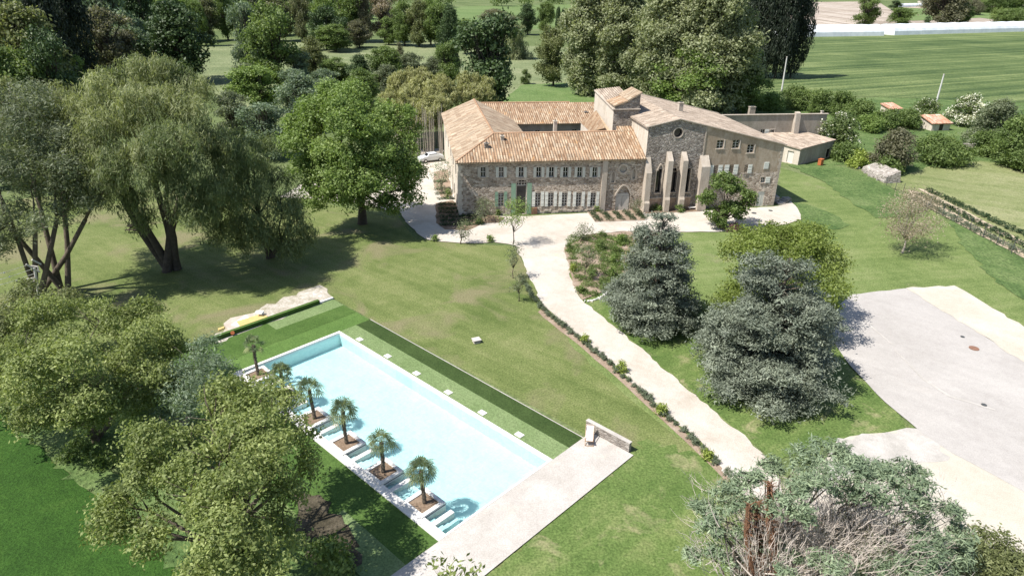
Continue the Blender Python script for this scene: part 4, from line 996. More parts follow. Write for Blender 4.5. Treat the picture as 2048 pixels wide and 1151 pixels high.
# ================================================================ foliage generator
def leaf_mesh(name, lobes, seed, dens=6.0, leaf=(.16, .09), rc=.45, per=14, up=.35, rnd=.9, droop=0.0, spike=0.0, inner=.22, cull=.62, flat=.75, flower=0.0, big=None, org=(0, 0, 0), gauss=1.0):
    rng = np.random.default_rng(seed)
    lob = np.array(lobes, float)
    cs, ns, ts = [], [], []
    for k, (x, y, z, rx, ry, rz) in enumerate(lob):
        area = 4*math.pi*((rx*ry)**1.6/3 + (rx*rz)**1.6/3 + (ry*rz)**1.6/3)**(1/1.6)
        K = max(6, int(dens*area))
        d = rng.normal(size=(K, 3)); d /= np.linalg.norm(d, axis=1)[:, None]
        d[:, 2] = np.where((d[:, 2] < -.15) & (rng.random(K) < .55), -d[:, 2], d[:, 2])
        rad = rng.uniform(.82, 1.06, K); f_ = rng.normal(size=(5, 3))*3.2; ph_ = rng.uniform(0, 6.28, 5); rad *= 1 + .16*np.sin(d @ f_.T + ph_).sum(1)/1.6; inn = rng.random(K) < inner; rad[inn] = rng.uniform(.35, .82, inn.sum())
        p = d*rad[:, None]*[rx, ry, rz] + [x, y, z]
        keep = np.ones(K, bool)
        for j, q in enumerate(lob):
            if j == k: continue
            dd = (p - q[:3])/q[3:]; keep &= (dd*dd).sum(1) > cull*cull
        keep |= rng.random(K) < .06
        cs.append(p[keep]); ns.append((d/[rx, ry, rz]*np.mean([rx, ry, rz]))[keep])
        ts.append(np.full(keep.sum(), rng.normal(0, .09)))
    c = np.concatenate(cs); n = np.concatenate(ns); tl = np.concatenate(ts)
    K = len(c); tc = tl + rng.normal(0, .10, K)
    P = np.repeat(c, per, 0); N = np.repeat(n, per, 0); T = np.repeat(tc, per)
    n_ = len(P)
    off = rng.normal(size=(n_, 3))*rc*[gauss, gauss, flat*gauss]
    if droop:
        q = rng.random(n_); off *= .55; off[:, 2] -= q*droop
        oc = np.repeat(rng.normal(size=(K, 3))*.2, per, 0); off += oc*0
    P = P + off
    N = N + rng.normal(size=(n_, 3))*rnd; N[:, 2] += up; N /= np.linalg.norm(N, axis=1)[:, None]
    R = rng.normal(size=(n_, 3))
    if spike: R = R*.45 + np.repeat(n, per, 0)*spike + [0, 0, .25]
    if droop: R = R*.35 + [0, 0, -1.0]
    A = R - N*(R*N).sum(1)[:, None]; A /= np.linalg.norm(A, axis=1)[:, None]+1e-9
    B = np.cross(N, A)
    s = rng.uniform(.65, 1.3, n_)[:, None]
    A = A*s*leaf[0]; B = B*s*leaf[1]
    V = np.empty((n_, 4, 3)); V[:, 0] = P - A; V[:, 1] = P + B - A*.1; V[:, 2] = P + A; V[:, 3] = P - B - A*.1
    T = np.clip(.45 + T + rng.normal(0, .13, n_), 0, .84)
    if flower:
        fl = np.repeat(rng.random(K) < flower, per) & (rng.random(n_) < .75) & (np.repeat(n[:, 2] > -.3, per)); T[fl] = 1.0
    V = V.reshape(-1, 3) - np.array(org)
    V[:, 2] = np.maximum(V[:, 2], .02 - org[2] if not isinstance(org, tuple) else V[:, 2].min())
    me = bpy.data.meshes.new(name)
    me.vertices.add(n_*4); me.vertices.foreach_set('co', V.astype(np.float32).ravel())
    me.loops.add(n_*4); me.loops.foreach_set('vertex_index', np.arange(n_*4, dtype=np.int32))
    me.polygons.add(n_); me.polygons.foreach_set('loop_start', np.arange(0, n_*4, 4, dtype=np.int32))
    try: me.polygons.foreach_set('loop_total', np.full(n_, 4, np.int32))
    except Exception: pass
    at = me.attributes.new('tint', 'FLOAT', 'FACE'); at.data.foreach_set('value', T.astype(np.float32))
    me.update(calc_edges=True)
    return me

def split(lobes, rnd, m=5, f=(.42, .62), off=(.5, .8)):
    out = []
    for x, y, z, rx, ry, rz in lobes:
        for k in range(m):
            a = rnd.uniform(0, 6.283); e = math.asin(rnd.uniform(-.7, 1)); q = rnd.uniform(*off); g = rnd.uniform(*f)
            out.append((x+math.cos(a)*math.cos(e)*rx*q, y+math.sin(a)*math.cos(e)*ry*q, z+math.sin(e)*rz*q, rx*g, ry*g, rz*g*.9))
    return out

def limbs(mb, base, lobes, r0, rnd, fork=.35, stems=1, twigs=4, spread=.3, bend=.12, n=7):
    base = Vector(base)
    cen = sum((Vector(l[:3]) for l in lobes), Vector())/len(lobes)
    groups = [[] for _ in range(stems)]
    ls = sorted(lobes, key=lambda l: math.atan2(l[1]-base.y, l[0]-base.x))
    for i, l in enumerate(ls): groups[i*stems//len(ls)].append(l)
    for gi, g in enumerate(groups):
        if not g: continue
        gc = sum((Vector(l[:3]) for l in g), Vector())/len(g)
        b = base + Vector((rnd.uniform(-1, 1), rnd.uniform(-1, 1), 0))*(spread if stems > 1 else 0)
        f = b.lerp(gc, fork) if stems > 1 else Vector((b.x+(gc.x-b.x)*fork*.6, b.y+(gc.y-b.y)*fork*.6, b.z + (gc.z-b.z)*fork*1.2))
        rs = r0/(stems**.45)
        mid = b.lerp(f, .5) + Vector((rnd.uniform(-1, 1), rnd.uniform(-1, 1), 0))*bend*(f-b).length*.5
        mb.tube([b - Vector((0, 0, .2)), b + Vector((0, 0, .15)), mid, f], [rs*1.5, rs*1.15, rs*.9, rs*.75], n+2)
        for l in g:
            c = Vector(l[:3]); L_ = (c-f).length
            m1 = f.lerp(c, .35) + Vector((rnd.uniform(-1, 1), rnd.uniform(-1, 1), rnd.uniform(-.2, .8)))*L_*bend
            m2 = f.lerp(c, .7) + Vector((rnd.uniform(-1, 1), rnd.uniform(-1, 1), rnd.uniform(-.3, .6)))*L_*bend
            rb = rs*.55
            mb.tube([f, m1, m2, c], [rb, rb*.7, rb*.42, rb*.2], n)
            for k in range(twigs):
                a = rnd.uniform(0, 6.283); e = rnd.uniform(-.3, 1.1)
                d = Vector((math.cos(a)*math.cos(e)*l[3], math.sin(a)*math.cos(e)*l[4], math.sin(e)*l[5]))
                st = m2.lerp(c, rnd.random())
                en = c + d*rnd.uniform(.75, 1.0)
                mb.tube([st, st.lerp(en, .5)+Vector((rnd.uniform(-1, 1), rnd.uniform(-1, 1), rnd.uniform(-.5, 1)))*.1*d.length, en], [rb*.28, rb*.17, rb*.05], 5)

def prof(kind, t):
    if kind == 'round': return math.sqrt(max(0, 1-(2*t-1)**2))
    if kind == 'dome': return math.sqrt(max(0, 1-t*t*.97))*(.8+.2*min(1, t*4))
    if kind == 'cone': return (1-t)**.75*.98+.06
    if kind == 'column': return min(1, (t+.08)*5)*min(1, (1.04-t)*2.2)**.8
    if kind == 'umbrella': return math.sqrt(max(0, 1-t*t))
    return 1
def crown_lobes(c, R, Rz, nl, rnd, kind='round', ls=(.30, .46), zs=1.0):
    out = []; tries = 0
    while len(out) < nl and tries < 4000:
        tries += 1
        t = (len(out)+rnd.random())/nl; t = min(.97, max(.04, t))
        pr = prof(kind, t)*R
        r = rnd.uniform(*ls)*R*(.45+.55*min(1, prof(kind, t))) if kind != 'column' else rnd.uniform(*ls)*R*1.3
        a = rnd.uniform(0, 6.283); q = math.sqrt(rnd.uniform(.05, 1))*max(0, pr-r*.85)
        z = c[2] - Rz + 2*Rz*t
        z = max(c[2]-Rz+r*.6, min(c[2]+Rz-r*.7, z))
        out.append((c[0]+math.cos(a)*q, c[1]+math.sin(a)*q, z, r, r, r*zs*rnd.uniform(.75, 1.0)))
    return out

def crown_from_px(x0, y0, x1, y1, bx, by):
    """photo outline + foot of trunk -> foot, crown centre, radius, half height (all metres)"""
    b = G(bx, by); cx, cy = (x0+x1)/2, (y0+y1)/2
    c = atY(cx, cy, b.y); dist = (c-Vector((0, 0, CAM_H))).length
    R = (x1-x0)/2/FPX*dist; hh = (y1-y0)/2/FPX*dist
    dl = math.atan2(CAM_H-c.z, c.y)
    Rz = math.sqrt(max((hh*hh) - (R*math.sin(dl))**2, (.35*R)**2*math.cos(dl)**2))/math.cos(dl)
    if c.z - Rz < .05: 
        top = c.z + Rz; Rz = max(.3*R, (top)/2); c.z = Rz*.98
    return b, c, R, Rz

TREES = 0
def big_tree(name, label, cat, pal, lobes=None, box=None, foot=None, seed=1, nl=16, kind='round', ls=(.3, .46), r0=.3, bark='bark', dens=1.6, leaf=(.2, .11), rc=.5, per=16, stems=1, fork=.4, twigs=4, bend=.12, group=None, crown='crown', zs=1.0, tg=None, spread=.3, sub=0, subf=(.42, .62), **kw):
    rnd = random.Random(seed)
    if lobes is None:
        b, c, R, Rz = crown_from_px(*box, *foot)
        lobes = crown_lobes(c, R, Rz, nl, rnd, kind, ls, zs)
    else: b = G(*foot)
    t = thing(name, label, cat, b, 0, group)
    if r0:
        mb = MB(); limbs(mb, b, lobes, r0, rnd, fork, stems, twigs, spread, bend); mb.build('trunk', M[bark], t, smooth=True, fix=False)
    if sub: lobes = split(lobes, rnd, sub, subf)
    me = leaf_mesh(crown, lobes, seed, dens, leaf, rc, per, org=np.array(b), **kw)
    link_mesh(crown, me, L[pal], t)
    return t
def LB(px, py, z, rpx, fl=.85):
    c = G(px, py, z); r = rpx/FPX*(c-Vector((0, 0, CAM_H))).length
    return (c.x, c.y, c.z, r, r, r*fl)
def at_xy(px, Y, py):   # lobe centre on the plane y=Y
    return atY(px, py, Y)
def LY(px, py, Y, rpx, fl=.85):
    c = atY(px, py, Y); r = rpx/FPX*(c-Vector((0, 0, CAM_H))).length
    return (c.x, c.y, c.z, r, r, r*fl)

# ---------------------------------------------------------------- foreground left: three walnut trees and a grey sapling
W1 = [LB(500, 790, 8, 52), LB(568, 798, 8, 34), LB(430, 820, 8.6, 62), LB(520, 850, 8.8, 64), LB(590, 870, 7.5, 42), LB(340, 880, 8, 60), LB(440, 900, 9.2, 70), LB(540, 930, 8.2, 62), LB(290, 950, 6.6, 56), LB(380, 980, 8, 66), LB(470, 1000, 8.5, 68), LB(570, 1010, 6.5, 48), LB(255, 1040, 5.2, 50), LB(240, 1010, 4.8, 34), LB(300, 1075, 5.0, 42), LB(460, 1090, 7.2, 62), LB(420, 1150, 6.2, 56), LB(520, 1140, 6.2, 50), LB(560, 1080, 5.4, 38), LB(615, 930, 5.8, 34)]
big_tree('walnut_tree', 'large walnut tree with yellow green leaves, nearest the palms at the bottom', 'tree', 'walnut', W1, foot=(470, 1120), seed=11, r0=.34, bark='bark', dens=3.3, leaf=(.10, .05), rc=.22, per=26, stems=2, fork=.35, twigs=9, spread=.2, rnd=.8, cull=.6, inner=.2, sub=5)
W2 = [LB(250, 700, 6.8, 64), LB(150, 690, 7, 60), LB(320, 690, 5.6, 46), LB(90, 640, 6.6, 48), LB(200, 640, 6.6, 46), LB(280, 640, 6, 40), LB(40, 720, 6.4, 62), LB(120, 760, 7.4, 66), LB(210, 770, 7.0, 62), LB(290, 760, 5.6, 50), LB(30, 800, 5.2, 44), LB(100, 820, 5.4, 48), LB(180, 840, 5.0, 46), LB(250, 820, 4.6, 42), LB(330, 740, 4.2, 30)]
big_tree('walnut_tree', 'broad olive green walnut tree left of the silvery tree by the dark field', 'tree', 'walnut', W2, foot=(190, 880), seed=12, r0=.36, dens=3.1, leaf=(.105, .052), rc=.23, per=24, stems=3, fork=.4, twigs=5, cull=.6, sub=5)
W3 = [LB(60, 605, 5.4, 40), LB(110, 620, 5.0, 30), LB(10, 640, 5.4, 46), LB(-40, 700, 5.4, 60), LB(-30, 780, 4.6, 50), LB(130, 600, 4.6, 22)]
big_tree('walnut_tree', 'walnut tree cut off by the left edge, below the leaning poplar trunks', 'tree', 'olive', W3, foot=(-20, 780), seed=13, r0=.3, dens=2.8, leaf=(.11, .055), rc=.25, per=22, stems=2, sub=5)
S1 = [LB(385, 715, 5.6, 40, 1.2), LB(350, 760, 5.2, 48), LB(420, 760, 5.0, 44), LB(310, 780, 4.2, 40), LB(380, 800, 4.6, 50), LB(440, 740, 3.8, 32), LB(300, 820, 3.2, 32), LB(340, 830, 3.2, 34), LB(450, 790, 3.0, 26)]
big_tree('silver_tree', 'silvery green tree between the two large walnut trees', 'tree', 'silver', S1, foot=(370, 850), seed=14, r0=.2, bark='bark_pale', dens=2.8, leaf=(.14, .04), rc=.26, per=18, stems=3, rnd=1.0, sub=4)
big_tree('shrub', 'dark green shrub at the bottom edge beside the lower turf', 'shrub', 'green', box=(600, 1090, 720, 1230), foot=(660, 1170), seed=15, nl=9, r0=.06, dens=5, leaf=(.14, .07), rc=.22, per=12)
big_tree('young_tree', 'sparse tree top with small leaves over the concrete deck at the bottom edge', 'tree', 'walnut', [LB(880, 1140, 4.6, 20), LB(925, 1138, 4.6, 16), LB(905, 1165, 4.6, 26), LB(960, 1160, 4.2, 16), LB(860, 1170, 4, 20)], foot=(905, 1290), seed=16, r0=.08, dens=2.2, leaf=(.16, .08), rc=.3, per=7, twigs=4)
for i, (x, y, r, lab) in enumerate(((150, 905, 34, 'low green bush under the left walnut tree by the field edge'), (210, 925, 30, 'low green bush on the field verge under the silvery tree side'), (400, 1010, 40, 'undergrowth bush in the gap under the large walnut tree'), (690, 1130, 20, 'light green weed clump at the corner of the lower turf'))):
    big_tree('undergrowth_bush', lab, 'bush', 'green' if i < 3 else 'bright', box=(x-r, y-r*.8, x+r, y+r*.6), foot=(x, y+r*.3), seed=30+i, nl=6, r0=0, dens=6, leaf=(.12, .06), rc=.2, per=12, crown='foliage')

# ---------------------------------------------------------------- park trees on the left
Yw = G(345, 540).y
WL = [LY(100, 190, Yw+3, 40), LY(300, 165, Yw+2, 50), LY(220, 185, Yw+1, 56), LY(370, 170, Yw+2, 44), LY(150, 220, Yw, 50), LY(290, 225, Yw-2, 62), LY(380, 230, Yw-1, 56), LY(210, 270, Yw-3, 60), LY(120, 270, Yw-1, 48), LY(420, 280, Yw-1, 46), LY(330, 300, Yw-5, 60), LY(250, 330, Yw-6, 54), LY(160, 330, Yw-3, 46), LY(400, 350, Yw-4, 50), LY(320, 375, Yw-6, 52), LY(230, 385, Yw-5, 42), LY(180, 300, Yw+2, 40), LY(450, 330, Yw, 34), LY(350, 140, Yw+3, 34), LY(250, 150, Yw+3, 34)]
t = big_tree('weeping_willow', 'huge pale olive willow with thick forked trunk on the shaded lawn', 'tree', 'willow_gold', WL[:12], foot=(345, 540), seed=21, r0=.85, bark='bark_dark', dens=1.35, leaf=(.25, .036), rc=.46, per=40, stems=5, fork=.5, twigs=3, droop=1.3, sub=4, spread=.5, rnd=.9, flat=.8, bend=.07)
me = leaf_mesh('lower_crown', split(WL[8:] + [LY(110, 340, Yw-2, 44), LY(140, 390, Yw-4, 36), LY(450, 380, Yw-3, 44), LY(420, 420, Yw-4, 34), LY(480, 300, Yw, 34), LY(370, 420, Yw-6, 34), LY(280, 430, Yw-6, 28), LY(60, 300, Yw, 44)], random.Random(2), 4), 22, 1.25, (.25, .036), .46, 38, droop=1.5, org=np.array(t.location)); link_mesh('lower_crown', me, L['willow'], t)
Y2 = G(545, 512).y
R2 = [LY(560, 350, Y2+1, 36), LY(430, 350, Y2, 40), LY(610, 460, Y2-3, 24), LY(470, 480, Y2-4, 30), LY(575, 480, Y2-4, 28), LY(520, 300, Y2+2, 36), LY(470, 320, Y2, 46), LY(520, 360, Y2-2, 46), LY(450, 390, Y2-2, 44), LY(560, 400, Y2-3, 40), LY(500, 430, Y2-4, 46), LY(590, 440, Y2-3, 30), LY(440, 440, Y2-3, 34), LY(540, 460, Y2-5, 34), LY(470, 280, Y2+2, 34), LY(600, 400, Y2, 26)]
big_tree('weeping_willow', 'darker drooping willow right of the huge one, shading the lawn', 'tree', 'willow', R2, foot=(540, 515), seed=23, r0=.4, bark='bark_dark', dens=1.35, leaf=(.25, .036), rc=.46, per=36, stems=3, droop=1.8, fork=.45, sub=4)
Y3 = G(95, 592).y
LN = [LY(130, 290, Y3+3, 44), LY(175, 330, Y3+3, 36), LY(0, 200, Y3+4, 50), LY(60, 215, Y3+4, 44), LY(-30, 490, Y3-4, 36), LY(30, 480, Y3-3, 22), LY(-20, 260, Y3, 60), LY(50, 290, Y3+1, 56), LY(110, 330, Y3, 44), LY(-10, 350, Y3-2, 56), LY(60, 370, Y3-2, 44), LY(150, 370, Y3, 36), LY(190, 400, Y3, 26), LY(20, 430, Y3-3, 36), LY(120, 430, Y3-2, 26), LY(215, 370, Y3+1, 24), LY(-40, 440, Y3-3, 40), LY(80, 450, Y3-4, 26)]
big_tree('leaning_poplar', 'tree with many bare leaning trunks at the left edge beside the wooden pole', 'tree', 'grey', LN, foot=(100, 592), seed=24, r0=.62, bark='bark', dens=1.5, leaf=(.17, .045), rc=.38, per=26, stems=7, sub=4, fork=.74, twigs=3, spread=1.6, bend=.05)
YT = G(725, 447).y
T5 = [LY(690, 200, YT+2, 44), LY(740, 215, YT+2, 46), LY(640, 230, YT+1, 46), LY(790, 255, YT+1, 44), LY(700, 260, YT-3, 58), LY(620, 290, YT-1, 46), LY(760, 300, YT-3, 52), LY(810, 320, YT, 40), LY(670, 330, YT-5, 56), LY(610, 350, YT-2, 38), LY(740, 360, YT-5, 52), LY(800, 380, YT-2, 38), LY(690, 395, YT-5, 42), LY(640, 390, YT-3, 36), LY(830, 355, YT+1, 26), LY(660, 190, YT+3, 26), LY(590, 250, YT+1, 22), LY(770, 410, YT-3, 26)]
big_tree('maple_tree', 'big fresh green tree standing directly left of the house', 'tree', 'bright', T5, foot=(725, 447), seed=25, r0=.55, bark='bark_dark', dens=1.8, leaf=(.165, .095), rc=.34, per=25, fork=.35, twigs=3, sub=5, cull=.55, inner=.12)

# ---------------------------------------------------------------- bamboo grove behind the maple, left of the house
rnd = random.Random(5)
bb = thing('bamboo_grove', 'tall golden green bamboo grove against the left rear of the house', 'bamboo', G(868, 312))
mb = MB()
for k in range(95):
    x = rnd.uniform(792, 886); y = rnd.uniform(290, 316); p = G(x, y)
    h = rnd.uniform(6.5, 8.5); mb.tube([p, p+Vector((rnd.uniform(-.3, .3), 0, h))], [.06, .035], 5, False)
mb.build('culm', M['bark_pale'], bb)
lob = []
for k in range(52):
    x = rnd.uniform(775, 990); y0 = 190 if x > 900 else 225
    f = rnd.random(); py = rnd.uniform(160, 250 if x < 890 else 196)
    Y = G(868, 305).y + (250-py)*.16 + (2 if x > 895 else 0)
    Y = max(Y, G(880, 232, 0).y*0 + Y)
    lob.append(LY(x, py, Y, rnd.uniform(12, 20), 1.25))
link_mesh('crown', leaf_mesh('crown', lob, 41, 2.8, (.30, .06), .35, 18, up=.2, spike=.0, droop=.5, cull=.5, org=np.array(bb.location)), L['gold'], bb)

# ---------------------------------------------------------------- cedars
def conifer(name, label, box, foot, pal, seed, nl, cut=None, extra=(), leaf=(.20, .065), dens=2.6, per=16, rc=.34, twigs=5, bark='bark', cat='tree', r0=.3, sp=(1.0, .9), lean=(0, 0), **kw):
    rnd = random.Random(seed); b, c, R, Rz = crown_from_px(*box, *foot)
    zt = c.z+Rz; zb = max(.3, c.z-Rz)
    cx, cy = c.x, c.y
    lobes = []
    for k in range(nl):
        t = (k+.5)/nl; z = zb+(zt-zb)*t
        pr = R*sp[0]*((1-t)**sp[1])*1.0 + .12*R
        m = max(2, int(9*(1-t)+2)); 
        for q in range(m):
            a = 6.283*q/m + k*2.4 + rnd.uniform(-.3, .3); rr = pr*rnd.choice((.6, .72, .82, .9, .96, 1.0)); s = pr*rnd.uniform(.16, .30) + .09*R
            lobes.append((cx+math.cos(a)*(rr-s*.6), cy+math.sin(a)*(rr-s*.6), z+rnd.uniform(-.1, .1)*Rz*.6, s, s, s*.55))
    lobes = split([(x, y, z+rnd.uniform(-.09, .09)*Rz, a_, b_, c_) for x, y, z, a_, b_, c_ in lobes], rnd, 3, (.5, .8), (.3, .95)) + list(extra)
    lobes = [(x+lean[0]*(z-zb)/(zt-zb)*R, y+lean[1]*(z-zb)/(zt-zb)*R, z, a_, b_, c_) for x, y, z, a_, b_, c_ in lobes]
    lobes = [l for l in lobes if l[2] > l[5]*.5]
    t_ = thing(name, label, cat, b)
    mb = MB(); mb.tube([b-HZ*.2, Vector((cx, cy, zb+.4*(zt-zb))), Vector((cx, cy, zt-.3))], [r0*1.3, r0*.7, .05], 9)
    for l in lobes:
        z0 = max(b.z+.3, l[2]-.25*abs(l[0]-cx)-.3); s0 = Vector((cx, cy, z0)); e = Vector(l[:3]); mb.tube([s0, s0.lerp(e, .6)+Vector((0, 0, .1)), e], [r0*.22, r0*.14, r0*.05], 5, False)
        for k in range(twigs):
            a = rnd.uniform(0, 6.283); e2 = e + Vector((math.cos(a)*l[3], math.sin(a)*l[4], rnd.uniform(-.2, .6)*l[5]))*.9; mb.tube([s0.lerp(e, .7), e2], [r0*.07, r0*.02], 4, False)
    mb.build('trunk', M[bark], t_, fix=False)
    link_mesh('crown', leaf_mesh('crown', lobes, seed, dens, leaf, rc, per, up=.5, spike=.8, rnd=.7, flat=.5, cull=.5, inner=.35, org=np.array(b), **kw), L[pal], t_)
    return t_
conifer('blue_cedar', 'blue grey cedar nearer the house, beside the bend of the drive', (1226, 432, 1402, 660), (1322, 645), 'blue', 51, 13, sp=(.98, .46), dens=2.7, leaf=(.13, .042), rc=.24, per=24, twigs=0)
conifer('blue_cedar', 'large blue grey cedar nearer the parking area', (1418, 506, 1688, 786), (1560, 762), 'blue', 52, 15, sp=(.90, .44), dens=2.5, leaf=(.13, .042), rc=.25, per=24, twigs=0, lean=(-.08, 0))
# bright green tree behind the larger cedar
big_tree('hornbeam', 'spreading yellow green tree between the larger cedar and the courtyard', 'tree', 'hornbeam', box=(1412, 450, 1708, 660), foot=(1575, 645), seed=53, nl=46, ls=(.22, .32), r0=.18, dens=2.8, leaf=(.11, .062), rc=.30, sub=3, subf=(.5, .7), per=18, stems=6, fork=.3, spread=.8, rnd=1.0, twigs=5)
big_tree('courtyard_tree', 'round dark green tree in front of the right end of the house', 'tree', 'green', box=(1402, 352, 1512, 450), foot=(1450, 458), seed=54, nl=18, ls=(.22, .34), r0=.16, dens=3, leaf=(.15, .09), rc=.24, sub=3, subf=(.5, .7), per=18, stems=1, fork=.3)
big_tree('lawn_tree', 'thin pinkish green tree alone on the lawn right of the parking area', 'tree', 'pink', box=(1768, 392, 1908, 478), foot=(1804, 506), seed=55, nl=16, ls=(.24, .36), r0=.13, bark='bark_pale', dens=2.6, leaf=(.10, .045), rc=.42, per=10, stems=1, fork=.3, twigs=8)
# ---------------------------------------------------------------- windblown juniper, bottom right
JN = []
ring_ = [(1560, 935, 7, 34), (1610, 915, 8, 38), (1660, 905, 8, 34), (1700, 930, 8, 36), (1640, 950, 8.6, 40), (1750, 945, 7.5, 36), (1790, 940, 7, 30), (1810, 965, 7, 34), (1840, 955, 6.5, 24), (1850, 1000, 6, 34), (1780, 990, 7.6, 36), (1890, 1030, 5, 26), (1910, 1070, 4, 28), (1880, 1100, 4.5, 40), (1830, 1110, 5, 40), (1920, 1130, 3, 36), (1790, 1140, 5, 34), (1490, 965, 6.5, 26), (1470, 985, 6.5, 30), (1520, 960, 7, 22), (1450, 1000, 6, 26), (1420, 1020, 5.5, 22), (1400, 1015, 5, 14), (1440, 1050, 5.5, 26), (1560, 1010, 7.5, 32), (1590, 990, 8, 30), (1610, 1030, 7.5, 26), (1680, 1140, 6, 30), (1640, 1120, 5.5, 20), (1580, 1150, 6, 20), (1385, 1110, 3.5, 16), (1500, 1010, 6.5, 24), (1860, 1150, 4, 36), (1480, 1060, 5, 18), (1720, 965, 7.8, 30), (1620, 980, 7.6, 30), (1690, 985, 7, 28), (1540, 1090, 4, 24), (1440, 1110, 4, 24), (1760, 1110, 4, 30), (1720, 1150, 3.4, 28), (1830, 1050, 5, 34), (1420, 1060, 5, 20), (1600, 1110, 4, 20)]
for px, py, z, r in ring_: JN.append(LB(px, py, z, r, .6))
jb = G(1560, 1290)
jt = thing('dying_juniper', 'wide old juniper with bare grey dead branches in the bottom right corner', 'tree', G(1640, 1170))
jo = Vector(jt.location)
rnd = random.Random(77)
mb = MB()
for (bx_, by_, tx, ty, z, r_) in ((1545, 1235, 1537, 962, 8.2, .17), (1495, 1230, 1495, 1005, 7.0, .14), (1520, 1235, 1512, 1000, 6.6, .12)):
    p0 = G(bx_, by_); p1 = G(tx, ty, z); mb.tube([p0-HZ*.3, p0.lerp(p1, .35)+Vector((.1, -.2, .5)), p0.lerp(p1, .7)+Vector((-.15, -.1, .3)), p1], [r_*1.4, r_*1.1, r_*.9, r_*.4], 8)
    for k in range(260):
        q = p0.lerp(p1, rnd.uniform(.1, .98)) + Vector((0, -.15, .3)); a = rnd.uniform(0, 6.28); l_ = rnd.uniform(.2, .45); mb.tube([q, q+Vector((math.cos(a)*l_, math.sin(a)*l_, rnd.uniform(-.1, .25)))], [.035, .01], 4, False)
mb.build('trunk', M['bark_red'], jt, fix=False)
mb = MB()
hubs = [G(1600, 1190, 1.0), G(1700, 1180, 1.0), G(1520, 1200, 2.0), G(1640, 1120, 2.0), G(1740, 1080, 1.5), G(1560, 1090, 2.5), G(1660, 1040, 2.5)]
def wob(a): return Vector((rnd.uniform(-a, a), rnd.uniform(-a, a), rnd.uniform(-a*.3, a)))
for l in JN:
    c = Vector(l[:3]); h = min(hubs, key=lambda q: (q-c).length + rnd.uniform(0, 2))
    pts_ = [h] + [h.lerp(c, q) + wob(.45) for q in (.25, .45, .65, .85)] + [c]
    mb.tube(pts_, [.085, .07, .055, .04, .025, .01], 6, False)
mb.build('limb', M['bark'], jt, fix=False)
mb = MB()
for k in range(2300):
    px, py = rnd.gauss(1640, 110), rnd.gauss(1075, 60)
    if py < 965 or px < 1385 or px > 1890: continue
    z = rnd.uniform(.8, 5.8); c = G(px, py, z); h = min(hubs, key=lambda q: (q-c).length + rnd.uniform(0, 3))
    d = (c-h); d.normalize(); L_ = rnd.uniform(.5, 2.0)
    p_ = [c]
    for q in range(4): d = (d + wob(.55)*.8).normalized(); p_.append(p_[-1] + d*L_*.25)
    r_ = rnd.uniform(.008, .028); mb.tube(p_, [r_*(1-.2*q) for q in range(5)], 4, False)
    for w_ in range(3):
        q = p_[rnd.randint(1, 3)]; e = q + (d + wob(.9)).normalized()*rnd.uniform(.2, .6); mb.tube([q, q.lerp(e, .5)+wob(.05), e], [.010, .007, .003], 3, False)
for k in range(40):
    px, py = rnd.uniform(1400, 1800), rnd.uniform(990, 1150); h = rnd.choice(hubs); c = G(px, py, rnd.uniform(3, 5.6))
    mb.tube([h, h.lerp(c, .3)+wob(.5), h.lerp(c, .6)+wob(.5), h.lerp(c, .85)+wob(.3), c, c+wob(.7)], [.06, .05, .04, .028, .018, .005], 5, False)
mb.build('dead_branch', M['dead_wood'], jt, fix=False)
link_mesh('crown', leaf_mesh('crown', split(JN, rnd, 4, (.4, .65)), 61, 4.6, (.15, .035), .17, 18, up=.5, spike=.9, rnd=.6, flat=.5, inner=.4, cull=.45, org=np.array(jo)), L['juniper'], jt)
brn = [LB(1700+rnd.uniform(-110, 90), 1075+rnd.uniform(-60, 60), rnd.uniform(2, 4.5), rnd.uniform(14, 26), .6) for k in range(34)]
link_mesh('dead_foliage', leaf_mesh('dead_foliage', brn, 62, 3.2, (.15, .022), .35, 12, spike=.6, org=np.array(jo)), L['brown'], jt)
S('juniper_litter', [(1520, 1060), (1600, 1030), (1720, 1040), (1820, 1090), (1850, 1250), (1480, 1250)], .13, 'mulch', jit=.4)
big_tree('hedge', 'rounded olive hedge at the right edge below the yard', 'hedge', 'olive', [LB(1960+i*26, 1105+i*16, 1.0, 40, .9) for i in range(7)] + [LB(1950+i*28, 1140+i*14, .9, 40, .9) for i in range(6)], foot=(2010, 1150), seed=63, r0=0, dens=7, leaf=(.10, .045), rc=.18, per=14, crown='foliage')

for i, (bx, ft, lab) in enumerate((((1128, -30, 1232, 176), (1182, 190), 'tall pale plane tree, left one behind the tower'), ((1190, -40, 1300, 178), (1246, 198), 'tall pale plane tree, middle one behind the tower'), ((1258, -10, 1400, 205), (1325, 218), 'tall pale plane tree between the middle one and the largest'), ((1340, -40, 1512, 222), (1435, 228), 'largest pale plane tree, right next to the dark poplars'))):
    big_tree('plane_tree', lab, 'tree', 'plane', box=bx, foot=ft, seed=600+i, nl=30, ls=(.30, .46), kind='column', r0=.5, bark='bark_pale', dens=.62, leaf=(.34, .20), rc=.62, per=15, sub=3, subf=(.5, .7), twigs=2)
